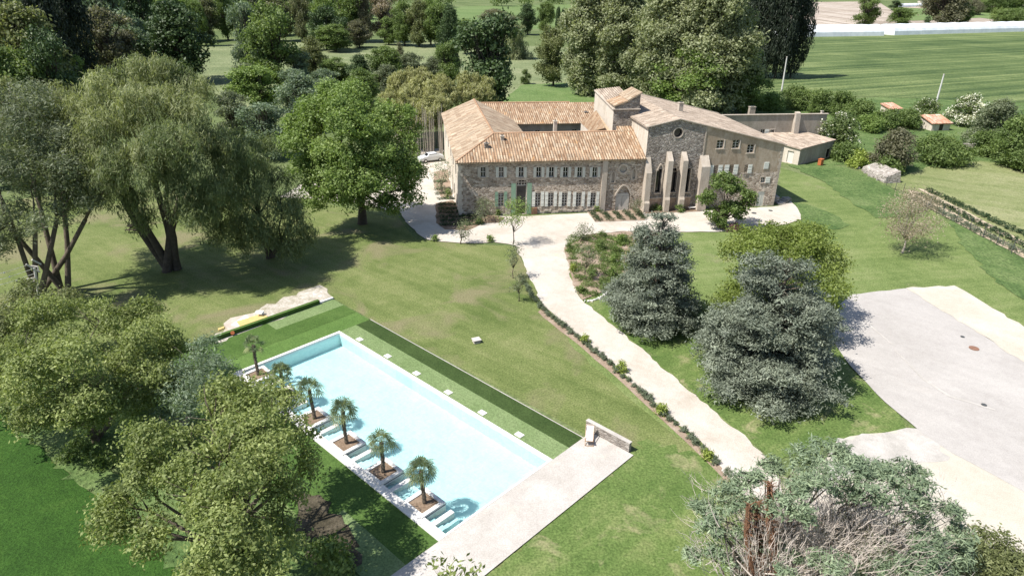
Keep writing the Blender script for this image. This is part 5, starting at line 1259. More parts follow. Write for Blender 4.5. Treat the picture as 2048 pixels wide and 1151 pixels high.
# ================================================================ palms in the pool planters
def palm_parts(seed, h, nl=30, fr=.62):
    rnd = random.Random(seed)
    mb = MB(); pts = []; rad = []
    n = 16
    for k in range(n+1):
        q = k/n; pts.append(Vector((.06*math.sin(q*3+seed), .05*q, h*q))); rad.append((.125 if k % 2 else .10)*(1.25-.35*q) + (.03 if q > .75 else 0))
    mb.tube(pts, rad, 9)
    for k in range(70):
        q = rnd.uniform(.35, 1); p = Vector((.06*math.sin(q*3+seed), .05*q, h*q)); a = rnd.uniform(0, 6.28)
        mb.tube([p, p+Vector((math.cos(a)*.18, math.sin(a)*.18, .10))], [.03, .008], 3, False)
    trunk = mb.mesh('trunk', fix=False)
    V = []; F = []; T = []
    for k in range(nl):
        a = k*2.4 + rnd.uniform(-.2, .2); q = k/nl; el = math.radians(74 - 104*q + rnd.uniform(-8, 8))
        d = Vector((math.cos(a)*math.cos(el), math.sin(a)*math.cos(el), math.sin(el))); side = Vector((-math.sin(a), math.cos(a), 0)); up = side.cross(d)
        if up.z < 0: up = -up
        o = Vector((.06*math.sin(3+seed), .05, h))
        L_ = rnd.uniform(.42, .66); e = o + d*L_ - HZ*.05
        b = len(V); w = .012
        V += [o-side*w, o+side*w, e+side*w, e-side*w]; F.append((b, b+1, b+2, b+3)); T.append(.3)
        nb = 13; tint = rnd.uniform(.15, .65) if q < .8 else rnd.uniform(.6, .84)
        for j in range(nb):
            t_ = (j/(nb-1)-.5)*math.radians(210); dd = d*math.cos(t_) + side*math.sin(t_)
            bl = fr*(1-.25*abs(t_)/2.2)*rnd.uniform(.85, 1.1)
            m = e + dd*bl*.6 + up*.03; tip = e + dd*bl - HZ*rnd.uniform(.08, .26)*bl*2 ; s2 = dd.cross(up).normalized()*.034
            b = len(V); V += [e, m+s2, tip, m-s2]; F.append((b, b+1, b+2, b+3)); T.append(max(0, min(.84, tint+rnd.uniform(-.12, .12))))
    me = bpy.data.meshes.new('crown'); me.from_pydata([tuple(v) for v in V], [], F)
    at = me.attributes.new('tint', 'FLOAT', 'FACE'); at.data.foreach_set('value', np.array(T, np.float32)); me.update()
    return trunk, me
PALM = [(2.75, 'thin palm tree in the pool planter farthest from the concrete deck', 15, .50), (2.0, 'palm tree partly hidden behind walnut leaves, second from the far end' , 30, .58), (2.5, 'palm with a ragged head in the third planter from the far pool end', 22, .74), (2.75, 'tall palm with a full drooping head, fourth planter from the far pool end', 30, .72), (2.35, 'palm tree in the fifth planter, beside the palm nearest the deck', 20, .70), (2.5, 'palm tree in the planter nearest the concrete deck', 26, .66)]
for i, (h, lab, nl, fr) in enumerate(PALM):
    t = thing('palm_tree', lab, 'palm', PL(PLANT_A[i], 1.36, .10), i*1.3, 'palms along the pool')
    tr, cr = palm_parts(i+3, h, nl, fr)
    link_mesh('trunk', tr, M['bark'], t); link_mesh('crown', cr, L['palm'], t)

# ================================================================ prototypes for the trees and bushes farther off
def unit_tree(kind, seed, n=1):
    rnd = random.Random(seed); mb = MB()
    if kind == 'broad':   lo, K, nl, ls = .06, 'round', 24, (.32, .46)
    elif kind == 'loose': lo, K, nl, ls = .05, 'round', 34, (.24, .38)
    elif kind == 'tall':  lo, K, nl, ls = .04, 'column', 26, (.30, .42)
    elif kind == 'spire': lo, K, nl, ls = .02, 'column', 18, (.5, .62)
    elif kind == 'umbrella': lo, K, nl, ls = .52, 'umbrella', 18, (.26, .36)
    elif kind == 'small_conifer': lo, K, nl, ls = .02, 'cone', 16, (.3, .45)
    else: lo, K, nl, ls = .0, 'dome', 14, (.30, .46)
    c = (0, 0, (1+lo)/2); Rz = (1-lo)/2
    lobes = crown_lobes(c, .5, Rz, nl, rnd, K, ls, zs=.5/.5*.75 if kind not in ('bush',) else .9)
    if kind in ('broad', 'loose'): lobes = split(lobes, rnd, 3, (.5, .7), (.35, .75))
    lobes = [(x, y, z, r, r_, min(rz, .9*(1-lo)/2, max(.05, (1-z)*.95))) for x, y, z, r, r_, rz in lobes]
    kw = dict(dens=150 if kind != 'spire' else 260, leaf=(.020, .011), rc=.035, per=13, cull=.55, inner=.22, rnd=1.0)
    if kind == 'willow': kw.update(leaf=(.035, .007), droop=.16, per=16)
    if kind == 'bush': kw.update(leaf=(.028, .016), dens=110, rc=.045)
    crown = leaf_mesh('crown', lobes, seed, **kw)
    if kind in ('bush', 'spire', 'small_conifer'):
        mb.tube([(0, 0, -.03), (0, 0, .3)], [.02, .012], 6)
    else: limbs(mb, (0, 0, 0), lobes, .022, rnd, .45, 1, 2, 0, .1, 5)
    return mb.mesh('trunk', fix=False), crown
PROTO = {k: [unit_tree(k, 100+17*i+hash(k[0]) % 7*0+len(k)) for i in range(v)] for k, v in (('broad', 4), ('loose', 3), ('tall', 2), ('spire', 2), ('umbrella', 1), ('willow', 1), ('bush', 5), ('small_conifer', 1))}
cnt = {}
def place(kind, pal, box, foot=None, name=None, label=None, cat=None, group=None, bark='bark_dark', fat=1.0):
    x0, y0, x1, y1 = box
    if foot is None: foot = ((x0+x1)/2, y1-.12*(y1-y0) if kind == 'bush' else y1)
    b, c, R, Rz = crown_from_px(*box, *foot)
    H = max(c.z+Rz, .5)*(1.15 if kind in ('broad', 'loose') else 1.0)
    i = cnt.get(kind, 0); cnt[kind] = i+1
    tr, cr = PROTO[kind][i % len(PROTO[kind])]
    t = thing(name, label, cat, (c.x, b.y, 0), i*2.1, group)
    t.scale = (R/.5*fat, R/.5*fat, H)
    pair = (link_mesh('trunk', tr, None, t), link_mesh('crown' if kind != 'bush' else 'foliage', cr, None, t))
    for o, m in zip(pair, (M[bark], L[pal])):
        if len(o.data.materials) == 0: o.data.materials.append(m)
        o.material_slots[0].link = 'OBJECT'; o.material_slots[0].material = m
    return t

G1 = 'trees round the rear meadow'
TREES = [
 # left wood edge, dark poplars and mixed crowns
 ('tall', 'black', (55, -40, 120, 150), (88, 215), 'black_poplar', 'dark poplar, first of the two nearly black columns in the left wood'),
 ('tall', 'black', (108, -30, 168, 140), (138, 190), 'black_poplar', 'dark poplar, right one of the two nearly black columns in the left wood'),
 ('loose', 'silver', (-30, -20, 62, 100), (10, 190), 'ash_tree', 'grey green tree in the top left corner of the wood'),
 ('loose', 'olive', (-20, 60, 110, 170), (40, 235), 'oak_tree', 'yellow olive tree at the left edge in front of the dark poplars'),
 ('broad', 'green', (-30, 130, 70, 225), (10, 262), 'oak_tree', 'mid green crown at the left edge above the willow'),
 ('loose', 'silver', (150, -20, 260, 90), (200, 150), 'ash_tree', 'tall silvery tree with pale branches right of the dark poplars'),
 ('loose', 'brown', (165, 50, 262, 130), (212, 170), 'elm_tree', 'brownish grey tree behind the top of the huge willow'),
 ('broad', 'silver', (222, 75, 290, 132), (258, 160), 'elm_tree', 'small grey green tree just behind the willow top'),
 ('broad', 'dark', (292, 38, 415, 145), (362, 165), 'oak_tree', 'dark blue green round tree at the left end of the rear meadow'),
 ('broad', 'dark', (250, -10, 310, 70), (280, 100), 'oak_tree', 'dark narrow oak behind the left end of the meadow'),
 ('broad', 'green', (288, 0, 345, 55), (316, 78), 'oak_tree', 'mid green tree at the back, left of the bright one'),
 ('broad', 'bright', (332, 0, 395, 62), (365, 84), 'lime_tree', 'bright yellow green tree in the back row on the left'),
 ('loose', 'chestnut', (393, 14, 436, 72), (422, 82), 'chestnut_tree', 'flowering chestnut with cream blossom at the back of the meadow'),
 ('broad', 'green', (428, 4, 472, 70), (452, 80), 'lime_tree', 'green tree right of the flowering chestnut'),
 ('broad', 'green', (468, 18, 512, 62), (490, 84), 'oak_tree', 'small green tree between the chestnut row and the pale poplar'),
 ('loose', 'silver', (462, 38, 530, 140), (500, 165), 'white_poplar', 'pale silvery poplar leaning against the large dark round tree'),
 ('broad', 'green', (500, 45, 604, 165), (556, 178), 'horse_chestnut', 'large round blue green tree at the left of the rear meadow'),
 ('loose', 'chestnut', (520, 0, 585, 55), (552, 82), 'chestnut_tree', 'brown flowering chestnut behind the large round tree'),
 ('loose', 'chestnut', (583, 0, 624, 68), (603, 84), 'chestnut_tree', 'cream flowering chestnut right of the brown one'),
 ('broad', 'bright', (612, 5, 660, 52), (640, 78), 'lime_tree', 'small bright green tree above the dark low crown'),
 ('broad', 'dark', (616, 30, 684, 88), (658, 100), 'holm_oak', 'dark broad holm oak shading the meadow edge'),
 ('broad', 'green', (655, -10, 732, 62), (700, 84), 'plane_tree', 'tall deep green tree at the top centre left'),
 ('loose', 'brown', (712, 8, 745, 78), (728, 86), 'elm_tree', 'narrow reddish brown tree right of the tall deep green one'),
 ('loose', 'pink', (738, 2, 796, 62), (760, 84), 'chestnut_tree', 'pale pinkish flowering tree on the far meadow edge'),
 ('broad', 'green', (752, 45, 800, 86), (776, 90), 'hedge_tree', 'left tree of the hedge row across the meadow'),
 ('broad', 'green', (784, 22, 832, 88), (810, 92), 'hedge_tree', 'second tree of the hedge row across the meadow'),
 ('loose', 'olive', (812, 18, 862, 90), (838, 94), 'hedge_tree', 'olive tree in the middle of the hedge row across the meadow'),
 ('broad', 'bright', (835, 14, 885, 52), (862, 90), 'hedge_tree', 'yellow green crown at the top of the hedge row'),
 ('broad', 'green', (852, 24, 906, 90), (880, 96), 'hedge_tree', 'right tree of the hedge row, beside the slim poplar'),
 ('tall', 'dark', (880, 22, 920, 152), (900, 158), 'lombardy_poplar', 'slim dark poplar standing alone before the meadow'),
 ('broad', 'dark', (908, 66, 1050, 212), (985, 222), 'oak_tree', 'big dark green oak behind the left wing of the house'),
 ('broad', 'green', (908, 52, 952, 98), (930, 108), 'oak_tree', 'green tree tucked between the slim poplar and the big dark oak'),
 ('willow', 'plane', (992, 44, 1066, 112), (1036, 118), 'small_willow', 'pale green weeping willow behind the big dark oak'),
 ('umbrella', 'brown', (948, 22, 1032, 62), (990, 72), 'stone_pine', 'flat topped stone pine on the far green field'),
 ('broad', 'dark', (1034, 20, 1078, 62), (1058, 70), 'oak_tree', 'dark round tree right of the stone pine'),
 ('broad', 'green', (1075, 16, 1108, 62), (1092, 68), 'oak_tree', 'small green tree before the three cypresses'),
 ('spire', 'dark', (1111, 20, 1120, 76), (1115, 78), 'cypress', 'left of the three slim cypresses at the top centre'),
 ('spire', 'dark', (1121, 24, 1131, 76), (1126, 78), 'cypress', 'middle of the three slim cypresses at the top centre'),
 ('spire', 'dark', (1132, 28, 1142, 72), (1137, 76), 'cypress', 'right of the three slim cypresses, shorter'),
 ('broad', 'olive', (1075, 76, 1142, 165), (1110, 172), 'plane_tree', 'olive round tree left of the tall pale planes'),
 ('broad', 'bright', (1305, 122, 1432, 222), (1370, 232), 'maple_tree', 'bright green tree showing just above the church roof'),
 ('broad', 'green', (1455, 152, 1530, 222), (1492, 230), 'elder_tree', 'green bush like tree at the right end above the church roof'),
 ('loose', 'silver', (1405, 172, 1462, 222), (1435, 228), 'olive_tree', 'silvery tree above the church roof before the bright green one'),
 ('tall', 'black', (1478, -60, 1528, 135), (1503, 152), 'black_poplar', 'left of the four nearly black poplars by the crop field'),
 ('tall', 'black', (1512, -60, 1560, 138), (1538, 156), 'black_poplar', 'second of the four nearly black poplars by the crop field'),
 ('tall', 'black', (1545, -60, 1592, 140), (1570, 158), 'black_poplar', 'third of the four nearly black poplars by the crop field'),
 ('tall', 'black', (1578, -50, 1622, 138), (1598, 156), 'black_poplar', 'right of the four nearly black poplars, at the crop field edge'),
 ('loose', 'green', (1712, -2, 1756, 40), (1727, 57), 'ash_tree', 'slender leaning tree on the ploughed field behind the left greenhouse'),
 ('broad', 'green', (1780, 26, 1822, 55), (1800, 60), 'oak_tree', 'round green tree behind the gap between the greenhouses'),
 ('broad', 'dark', (1778, 6, 1800, 20), (1789, 22), 'oak_tree', 'small dark tree at the far corner of the ploughed field'),
 ('small_conifer', 'dark', (1842, 36, 1866, 56), (1854, 58), 'small_pine', 'small dark tree behind the left part of the long greenhouse'),
 ('loose', 'brown', (1860, -22, 1935, 48), (1888, 55), 'elm_tree', 'large grey brown tree behind the long greenhouse'),
 ('broad', 'green', (1914, 14, 1944, 52), (1930, 54), 'fig_tree', 'bright green tree right of the large grey brown one'),
 ('small_conifer', 'brown', (786, 86, 810, 112), (798, 112), 'small_pine', 'tiny dark conifer alone in the rear meadow'),
 ('broad', 'olive', (598, 92, 655, 158), (630, 164), 'hawthorn', 'brownish olive tree at the near side of the rear meadow'),
 ('broad', 'bright', (466, 148, 562, 222), (512, 226), 'fig_tree', 'bright yellow green shrub tree at the bend of the small path'),
 ('broad', 'silver', (572, 118, 625, 170), (600, 176), 'grey_bush', 'blue green bush before the brownish olive tree'),
 ('loose', 'silver', (560, 150, 620, 200), (590, 204), 'grey_bush', 'silvery bush just behind the big fresh green tree'),
 ('broad', 'green', (648, 126, 700, 168), (675, 172), 'hedge_tree', 'green bush, left of the row along the near side of the meadow'),
 ('broad', 'dark', (695, 122, 750, 172), (724, 178), 'hedge_tree', 'dark bush in the row along the near side of the meadow'),
 ('broad', 'green', (738, 108, 802, 172), (772, 178), 'hedge_tree', 'tall bush in the middle of the row along the near side of the meadow'),
 ('loose', 'grey', (795, 118, 850, 168), (822, 174), 'hedge_tree', 'grey green bush of the row near the slim poplar'),
 ('loose', 'grey', (842, 124, 892, 166), (868, 172), 'hedge_tree', 'pale grey bush at the foot of the slim poplar'),
 ('broad', 'dark', (60, 100, 150, 190), (105, 250), 'thicket_tree', 'dark crown between the poplars and the huge willow'),
 ('broad', 'olive', (-40, 190, 40, 300), (0, 330), 'thicket_tree', 'olive crown at the left edge beside the leaning poplar'),
 ('broad', 'dark', (-30, 290, 60, 370), (15, 372), 'shade_fill_bush', 'dark thicket added in place of the deep shade at the left edge'),  # this and the next: dark foliage added to stand in for tree shade
 ('broad', 'dark', (40, 280, 130, 350), (90, 356), 'shade_fill_bush', 'dark thicket added in place of the deep shade left of the huge willow'),
 ('broad', 'green', (200, 0, 262, 70), (232, 100), 'oak_tree', 'green tree at the back between the dark poplars and the first oak'),
 ('broad', 'silver', (395, -10, 440, 30), (418, 50), 'oak_tree', 'far pale tree behind the flowering chestnut on the left'),
 ('loose', 'grey', (470, 140, 520, 190), (495, 196), 'grey_bush', 'grey shrub just left of the yellow green shrub tree'),
 ('loose', 'silver', (620, 150, 680, 196), (650, 206), 'grey_bush', 'silvery shrub over the top of the fresh green tree'),
 ('broad', 'green', (690, 150, 760, 200), (725, 208), 'hedge_tree', 'green shrub left of the bamboo tops'),
 ('loose', 'grey', (745, 140, 800, 182), (772, 190), 'hedge_tree', 'grey shrub directly behind the bamboo tops'),
 ('broad', 'green', (1448, 120, 1520, 215), (1485, 222), 'plane_tree', 'darker green tree at the foot of the largest plane'),
 ('broad', 'green', (870, 100, 925, 165), (895, 178), 'oak_tree', 'green shrub between the slim poplar and the big dark oak'),
 ('broad', 'green', (640, 60, 700, 100), (672, 104), 'hedge_tree', 'shaded tree at the left end of the meadow hedge'),
 ('broad', 'brown', (690, 52, 745, 92), (718, 96), 'hedge_tree', 'brownish low tree at the meadow hedge beside the deep green one'),
 ('broad', 'green', (372, 20, 410, 78), (392, 92), 'oak_tree', 'green tree between the bright lime and the flowering chestnut'),
 ('loose', 'grey', (480, -10, 530, 60), (505, 74), 'ash_tree', 'grey tree behind the pale poplar in the back row'),
 ('broad', 'green', (540, 10, 600, 60), (575, 70), 'oak_tree', 'green tree behind the large round horse chestnut'),
 ('loose', 'silver', (255, 60, 310, 125), (284, 140), 'ash_tree', 'silvery tree between the willow top and the dark round oak'),
 ('broad', 'bright', (95, 130, 160, 190), (128, 215), 'thicket_tree', 'yellow green crown behind the left shoulder of the huge willow'),
 ('loose', 'grey', (745, 118, 800, 160), (774, 168), 'hedge_tree', 'thin grey bush behind the row at the near meadow side'),
 ('broad', 'green', (948, 62, 1000, 100), (975, 112), 'oak_tree', 'green crown behind the top of the big dark oak'),
 ('loose', 'silver', (478, 225, 580, 300), (530, 318), 'grey_bush', 'large silvery bush between the willow and the fresh green tree'),
 ('loose', 'grey', (430, 200, 500, 262), (468, 280), 'grey_bush', 'grey bush at the right shoulder of the huge willow'),
 ('loose', 'silver', (556, 168, 640, 245), (598, 262), 'grey_bush', 'blue grey tree half hidden behind the fresh green tree'),
]
for kind, pal, box, foot, name, lab in TREES:
    place(kind, pal, box, foot, name, lab, 'tree', fat=1.15 if kind in ('broad', 'loose', 'tall') else 1.0)
tb = place('bush', 'blossom', (1038, 140, 1064, 172), None, 'blossom_bush', 'white flowering bush right of the big dark oak', 'bush')
# ---- hedgerow and bushes of the garden on the right (near enough for their own leaves)
def bush(pal, box, lab, name='bush', foot=None, seed=1, flower=0.0, dens=3.2, leaf=(.17, .10), nl=11, rc=.3, cat='bush', r0=.05, per=16, group=None, kind='dome', **kw):
    foot = foot or ((box[0]+box[2])/2, box[3]-.16*(box[3]-box[1]))
    return big_tree(name, lab, cat, pal, box=box, foot=foot, seed=seed, nl=nl, kind=kind, ls=(.32, .46), r0=r0, dens=dens, leaf=leaf, rc=rc, per=per, fork=.2, twigs=2, flower=flower, crown='foliage', group=group, zs=.9, **kw)
BUSH = [
 ('blossom', (1638, 234, 1720, 318), 'large elder bush full of white blossom beside the outbuilding', .14),
 ('green', (1560, 178, 1625, 225), 'green bush behind the long rear wall, left part', 0),
 ('green', (1610, 186, 1672, 232), 'green bush behind the long rear wall, middle', 0),
 ('green', (1655, 190, 1712, 238), 'green bush at the right end of the long rear wall', 0),
 ('bright', (1500, 190, 1568, 226), 'light green bush behind the chimney of the rear wing', 0),
 ('green', (1690, 205, 1752, 250), 'bush left of the half hidden red roof', 0),
 ('green', (1735, 225, 1800, 262), 'bush in front of the half hidden red roof', 0),
 ('bright', (1715, 235, 1770, 268), 'lighter bush left of the tiled hut in the hedge', 0),
 ('green', (1785, 225, 1840, 262), 'dark bush just left of the white blossom by the hut', 0),
 ('blossom', (1822, 205, 1880, 252), 'bush with scattered white blossom behind the tiled hut', .22),
 ('blossom', (1900, 200, 1962, 262), 'bush covered in white blossom right of the tiled hut', .6),
 ('grey', (1940, 215, 2030, 312), 'tall grey green bush at the right edge behind the garden', 0),
 ('green', (1985, 250, 2075, 345), 'green bush at the right edge of the garden', 0),
 ('green', (2030, 200, 2120, 300), 'green bush cut by the right edge, behind the others', 0),
 ('green', (1945, 270, 2005, 318), 'bush beside the short pale garden wall', 0),
 ('brown', (1742, 268, 1832, 352), 'grey brown thin leaved bush in the middle of the garden', 0),
 ('green', (1822, 280, 1935, 335), 'wide dark green bramble at the edge of the dry meadow', 0),
 ('green', (1752, 318, 1800, 352), 'small green bush under the grey brown one', 0),
 ('lime', (1696, 306, 1738, 338), 'yellow green climber on top of the ruined wall', 0),
 ('green', (2005, 305, 2090, 348), 'low green bush at the right edge before the dry meadow', 0),
 ('green', (1662, 290, 1722, 326), 'shaded bush at the foot of the blossoming elder', 0),
 ('brown', (1905, 4, 1960, 34), 'brownish hedge bush on the far right strip', 0),
 ('green', (1960, 4, 2048, 30), 'long green hedge bush on the far right strip', 0),
 ('green', (1996, 34, 2060, 50), 'low dark hedge behind the right end of the long greenhouse', 0),
]
for i, (pal, box, lab, fl) in enumerate(BUSH):
    far = box[3] < 60
    bush(pal, box, lab, seed=200+i, flower=fl, dens=.5 if far else 1.7, leaf=(.45, .25) if far else (.20, .115), rc=.8 if far else .42, nl=14)
# shrubs near the house, drive and flower bed
SHR = [
 ('grey', (905, 440, 948, 478), (921, 488), 'small grey olive tree on the near edge of the forecourt', 'olive_tree', 'tree', .07),
 ('bright', (992, 400, 1062, 452), (1026, 492), 'young tree with fresh green leaves in front of the front door', 'young_tree', 'tree', .07),
 ('grey', (1008, 488, 1050, 528), (1026, 556), 'thin grey olive tree, upper of the two beside the drive', 'olive_tree', 'tree', .05),
 ('grey', (1020, 548, 1058, 582), (1038, 602), 'thin grey olive tree, lower of the two beside the drive', 'olive_tree', 'tree', .05),
 ('grey', (1144, 450, 1190, 478), (1163, 482), 'bare grey olive tree at the top of the flower bed', 'olive_tree', 'tree', .06),
 ('grey', (1148, 486, 1202, 530), (1170, 556), 'grey olive tree in the middle of the flower bed', 'olive_tree', 'tree', .06),
 ('grey', (940, 396, 1000, 440), (970, 444), 'grey olive tree against the stone front left of the door', 'olive_tree', 'tree', .07),
 ('silver', (858, 320, 905, 378), (884, 384), 'silvery olive tree beside the left side wall of the house', 'olive_tree', 'tree', .08),
 ('grey', (1258, 400, 1292, 430), (1274, 432), 'grey rosemary bush at the first buttress', 'rosemary', 'bush', 0),
]
for i, (pal, box, foot, lab, nm, cat, r0) in enumerate(SHR):
    big_tree(nm, lab, cat, pal, box=box, foot=foot, seed=300+i, nl=9, r0=r0, dens=3.2, leaf=(.11, .04), rc=.28, per=9, fork=.35, twigs=6, kind='round', bend=.2)
BED = [
 ('green', (1128, 484, 1148, 506), 'round green shrub at the upper left corner of the flower bed'), ('lime', (1138, 528, 1152, 546), 'yellow green tuft on the drive side of the flower bed'),
 ('green', (1172, 540, 1198, 564), 'dark green shrub in the lower part of the flower bed'), ('green', (1148, 568, 1176, 590), 'green shrub at the lower tip of the flower bed'),
 ('green', (1186, 478, 1212, 506), 'green shrub in the upper middle of the flower bed'), ('bright', (1222, 468, 1262, 492), 'bright green shrub along the upper edge of the flower bed'),
 ('bright', (1212, 508, 1242, 532), 'bright green shrub beside the first cedar, middle'), ('green', (1218, 490, 1245, 510), 'dark green shrub beside the first cedar, upper'),
 ('bright', (1208, 530, 1236, 560), 'light green plant beside the first cedar, lower'), ('green', (1194, 462, 1218, 480), 'low green shrub at the top edge of the flower bed'),
 ('green', (1520, 442, 1552, 464), 'ball shaped green shrub on the lawn edge before the courtyard'), ('flower', (1455, 444, 1488, 464), 'dark red shrub beside the trunk of the courtyard tree'),
 ('bright', (862, 470, 880, 484), 'small yellow green tuft on the left part of the forecourt edge'), ('bright', (972, 472, 988, 486), 'small pale tuft on the near edge of the forecourt'),
 ('green', (990, 420, 1002, 434), 'small green bush at the left of the front door'), ('green', (952, 436, 968, 450), 'small round bush in the soil bed by the house corner'),
 ('green', (1172, 408, 1186, 424), 'green shrub at the wall, left of the lavender rows'), ('bright', (1186, 410, 1204, 426), 'second green shrub at the wall by the lavender rows'),
 ('green', (1222, 406, 1240, 422), 'green shrub in front of the chapel door'), ('green', (1344, 408, 1372, 426), 'green shrub between the two slim buttresses'),
 ('green', (886, 378, 908, 404), 'green climbing plant at the left side wall of the house'), ('green', (1300, 408, 1328, 424), 'low green plants at the plinth left of the slim buttresses'),
 ('lime', (1160, 668, 1180, 688), 'yellow green shrub in the lavender edging, farthest up the drive'), ('lime', (1230, 722, 1256, 748), 'yellow green shrub in the lavender edging, second down the drive'),
 ('lime', (1312, 808, 1340, 834), 'yellow green shrub in the lavender edging, third down the drive'), ('lime', (1400, 896, 1430, 920), 'yellow green shrub in the lavender edging, lowest on the drive'),
 ('green', (1245, 560, 1262, 575), 'tiny shrub at the foot of the first cedar'), ('bright', (1500, 520, 1530, 545), 'light undergrowth left of the yellow green tree'),
]
for i, (pal, box, lab) in enumerate(BED):
    bush(pal, box, lab, name='shrub', seed=400+i, dens=9, leaf=(.085, .045), rc=.14, nl=7, r0=0, per=12, cat='shrub')
# flowers under the courtyard tree
mb_l = [LB(1440+i*9, 452+(i % 3)*4, .15, 7, .5) for i in range(6)]
big_tree('flower_patch', 'patch of small reddish flowers under the courtyard tree', 'flowers', 'flower', mb_l, foot=(1455, 460), seed=470, r0=0, dens=20, leaf=(.05, .03), rc=.1, per=10, crown='foliage')
# lavender rows: low clipped strips
def row(name, p0, p1, w, h, lab, pal='hedge', group=None, seed=1, dens=14, leaf=(.07, .025), cat='lavender'):
    p0, p1 = Vector(p0), Vector(p1); n = max(2, int((p1-p0).length/(w*.75))); rnd = random.Random(seed)
    lob = [(*(p0.lerp(p1, (k+.5)/n) + Vector((rnd.uniform(-.04, .04), rnd.uniform(-.04, .04), h*.42)))[:], w*.55, w*.55, h*.6*rnd.uniform(.85, 1.15)) for k in range(n)]
    me = leaf_mesh('foliage', lob, seed, dens, leaf, .09, 10, spike=.7, inner=.2, cull=.4, flat=.6)
    o = link_mesh(name, me, L[pal]); tag(o, lab, cat, group)
    return rebase(o)
for i in range(5):
    u = onwall(*Z1(1235+i*84, 985))[0]
    row('lavender_row', W(u, -.5, 0), W(u+.1, -4.3, 0), .85, .5, ['first', 'second', 'third', 'fourth', 'fifth'][i] + ' clipped row from the left in the bed before the chapel bay', group='clipped rows before the chapel bay', seed=500+i)
for i, y in enumerate((366, 381, 390, 400)):
    row('lavender_row', G(868+i*2, y), G(897+i*4, y-2), .7, .45, 'clipped row beside the left side wall, ' + ['farthest back', 'second from the back', 'third from the back', 'nearest the house corner'][i], group='clipped rows beside the house', seed=520+i)
for i in range(6):
    row('lavender_row', G(876+i*.8, 412+i*8), G(936+i*6, 410+i*8), .75, .5, 'clipped row in the bed at the left house corner, ' + ['first from the back', 'second from the back', 'third from the back', 'fourth from the back', 'fifth from the back', 'nearest the forecourt'][i], group='clipped rows at the house corner', seed=530+i)
# lavender field rows and the two earth tracks beyond the fence
FLD = [((1852, 381), (2120, 505)), ((1838, 390), (2120, 528)), ((1822, 396), (2120, 548))]
for i, (a, b) in enumerate(FLD):
    row('lavender_row', G(*a), G(*b), 1.3, .6, ['farthest', 'middle', 'nearest'][i] + ' of the three long lavender rows beyond the wire fence', 'hedge' if i < 2 else 'lavender', 'long lavender rows', 540+i, 5, (.12, .04))
S('earth_track', [(1835, 378), (1846, 380), (1950, 434), (2120, 522), (2120, 532), (2040, 490), (1940, 440)], .14, 'earth', jit=.1)
S('earth_track', [(1815, 380), (1840, 386), (1940, 446), (2048, 503), (2120, 540), (2120, 556), (2040, 514), (1930, 456), (1830, 402)], .13, 'earth', jit=.1)
# tufts edging the drive
edge = [(1045, 560), (1062, 590), (1085, 618), (1110, 640), (1140, 664), (1180, 696), (1222, 732), (1262, 768), (1302, 806), (1345, 845), (1385, 882), (1412, 908), (1440, 935), (1462, 958)]
proto_t = None; rnd = random.Random(9); k = 0
for i in range(len(edge)-1):
    a, b = G(*edge[i]), G(*edge[i+1]); n = max(1, int((b-a).length/.62))
    for j in range(n):
        p = a.lerp(b, (j+.5)/n) + Vector((rnd.uniform(-.12, .12), rnd.uniform(-.1, .1), 0)); s = rnd.uniform(.7, 1.25)
        if proto_t is None:
            me = leaf_mesh('lavender_tuft', [(0, 0, .16, .26, .24, .22)], 560, 70, (.07, .02), .06, 8, spike=.9)
            proto_t = link_mesh('lavender_tuft', me, L['lavender']); o = proto_t
        else: o = proto_t.copy(); C.objects.link(o)
        o.location = (p.x, p.y, .03); o.rotation_euler = (0, 0, rnd.uniform(0, 6.28)); o.scale = (s, s, s)
        tag(o, 'small grey green lavender tuft in the edging row along the drive', 'lavender', 'lavender tufts edging the drive')
S('edging_bed', [(x+1, y-2) for x, y in edge[2:]] + [(x-9, y+6) for x, y in edge[2:][::-1]], .05, 'mulch', jit=.08)
# low plants of the flower bed and curb stones
lob = []; rnd = random.Random(8)
for k in range(520):
    x, y = rnd.uniform(1134, 1285), rnd.uniform(472, 592)
    if y > 600-(x-1165)*.35 or x < 1132+(y-500)*.3 and y > 500: continue
    if rnd.random() < .55 and x < 1200 and y > 505: continue
    lob.append(LB(x, y, .15, rnd.uniform(3, 8), .7))
o = link_mesh('bed_plants', leaf_mesh('bed_plants', lob, 570, 12, (.08, .035), .14, 10, rnd=1.0), L['green']); tag(rebase(o), 'low grey green ground cover plants of the flower bed', 'plants', kind='stuff')
t = thing('bed_kerb', 'row of small white stones edging the lower end of the flower bed', 'kerb', G(1190, 598))
mb = MB(); pts = [(1166, 604), (1180, 604), (1196, 599), (1210, 590), (1220, 583)]
for i in range(4):
    a, b = G(*pts[i]), G(*pts[i+1]); n = int((b-a).length/.34)
    for j in range(n): mb.box(a.lerp(b, (j+.5)/n)+Vector((0, 0, .09)), (.27, .2, rnd.uniform(.16, .26)), (Matrix.Rotation(rnd.uniform(0, 3), 3, 'Z') @ Vector((1, 0, 0)), Matrix.Rotation(0, 3, 'Z') @ Vector((0, 1, 0)), HZ))
mb.build('stone', M['white_stone'], t)

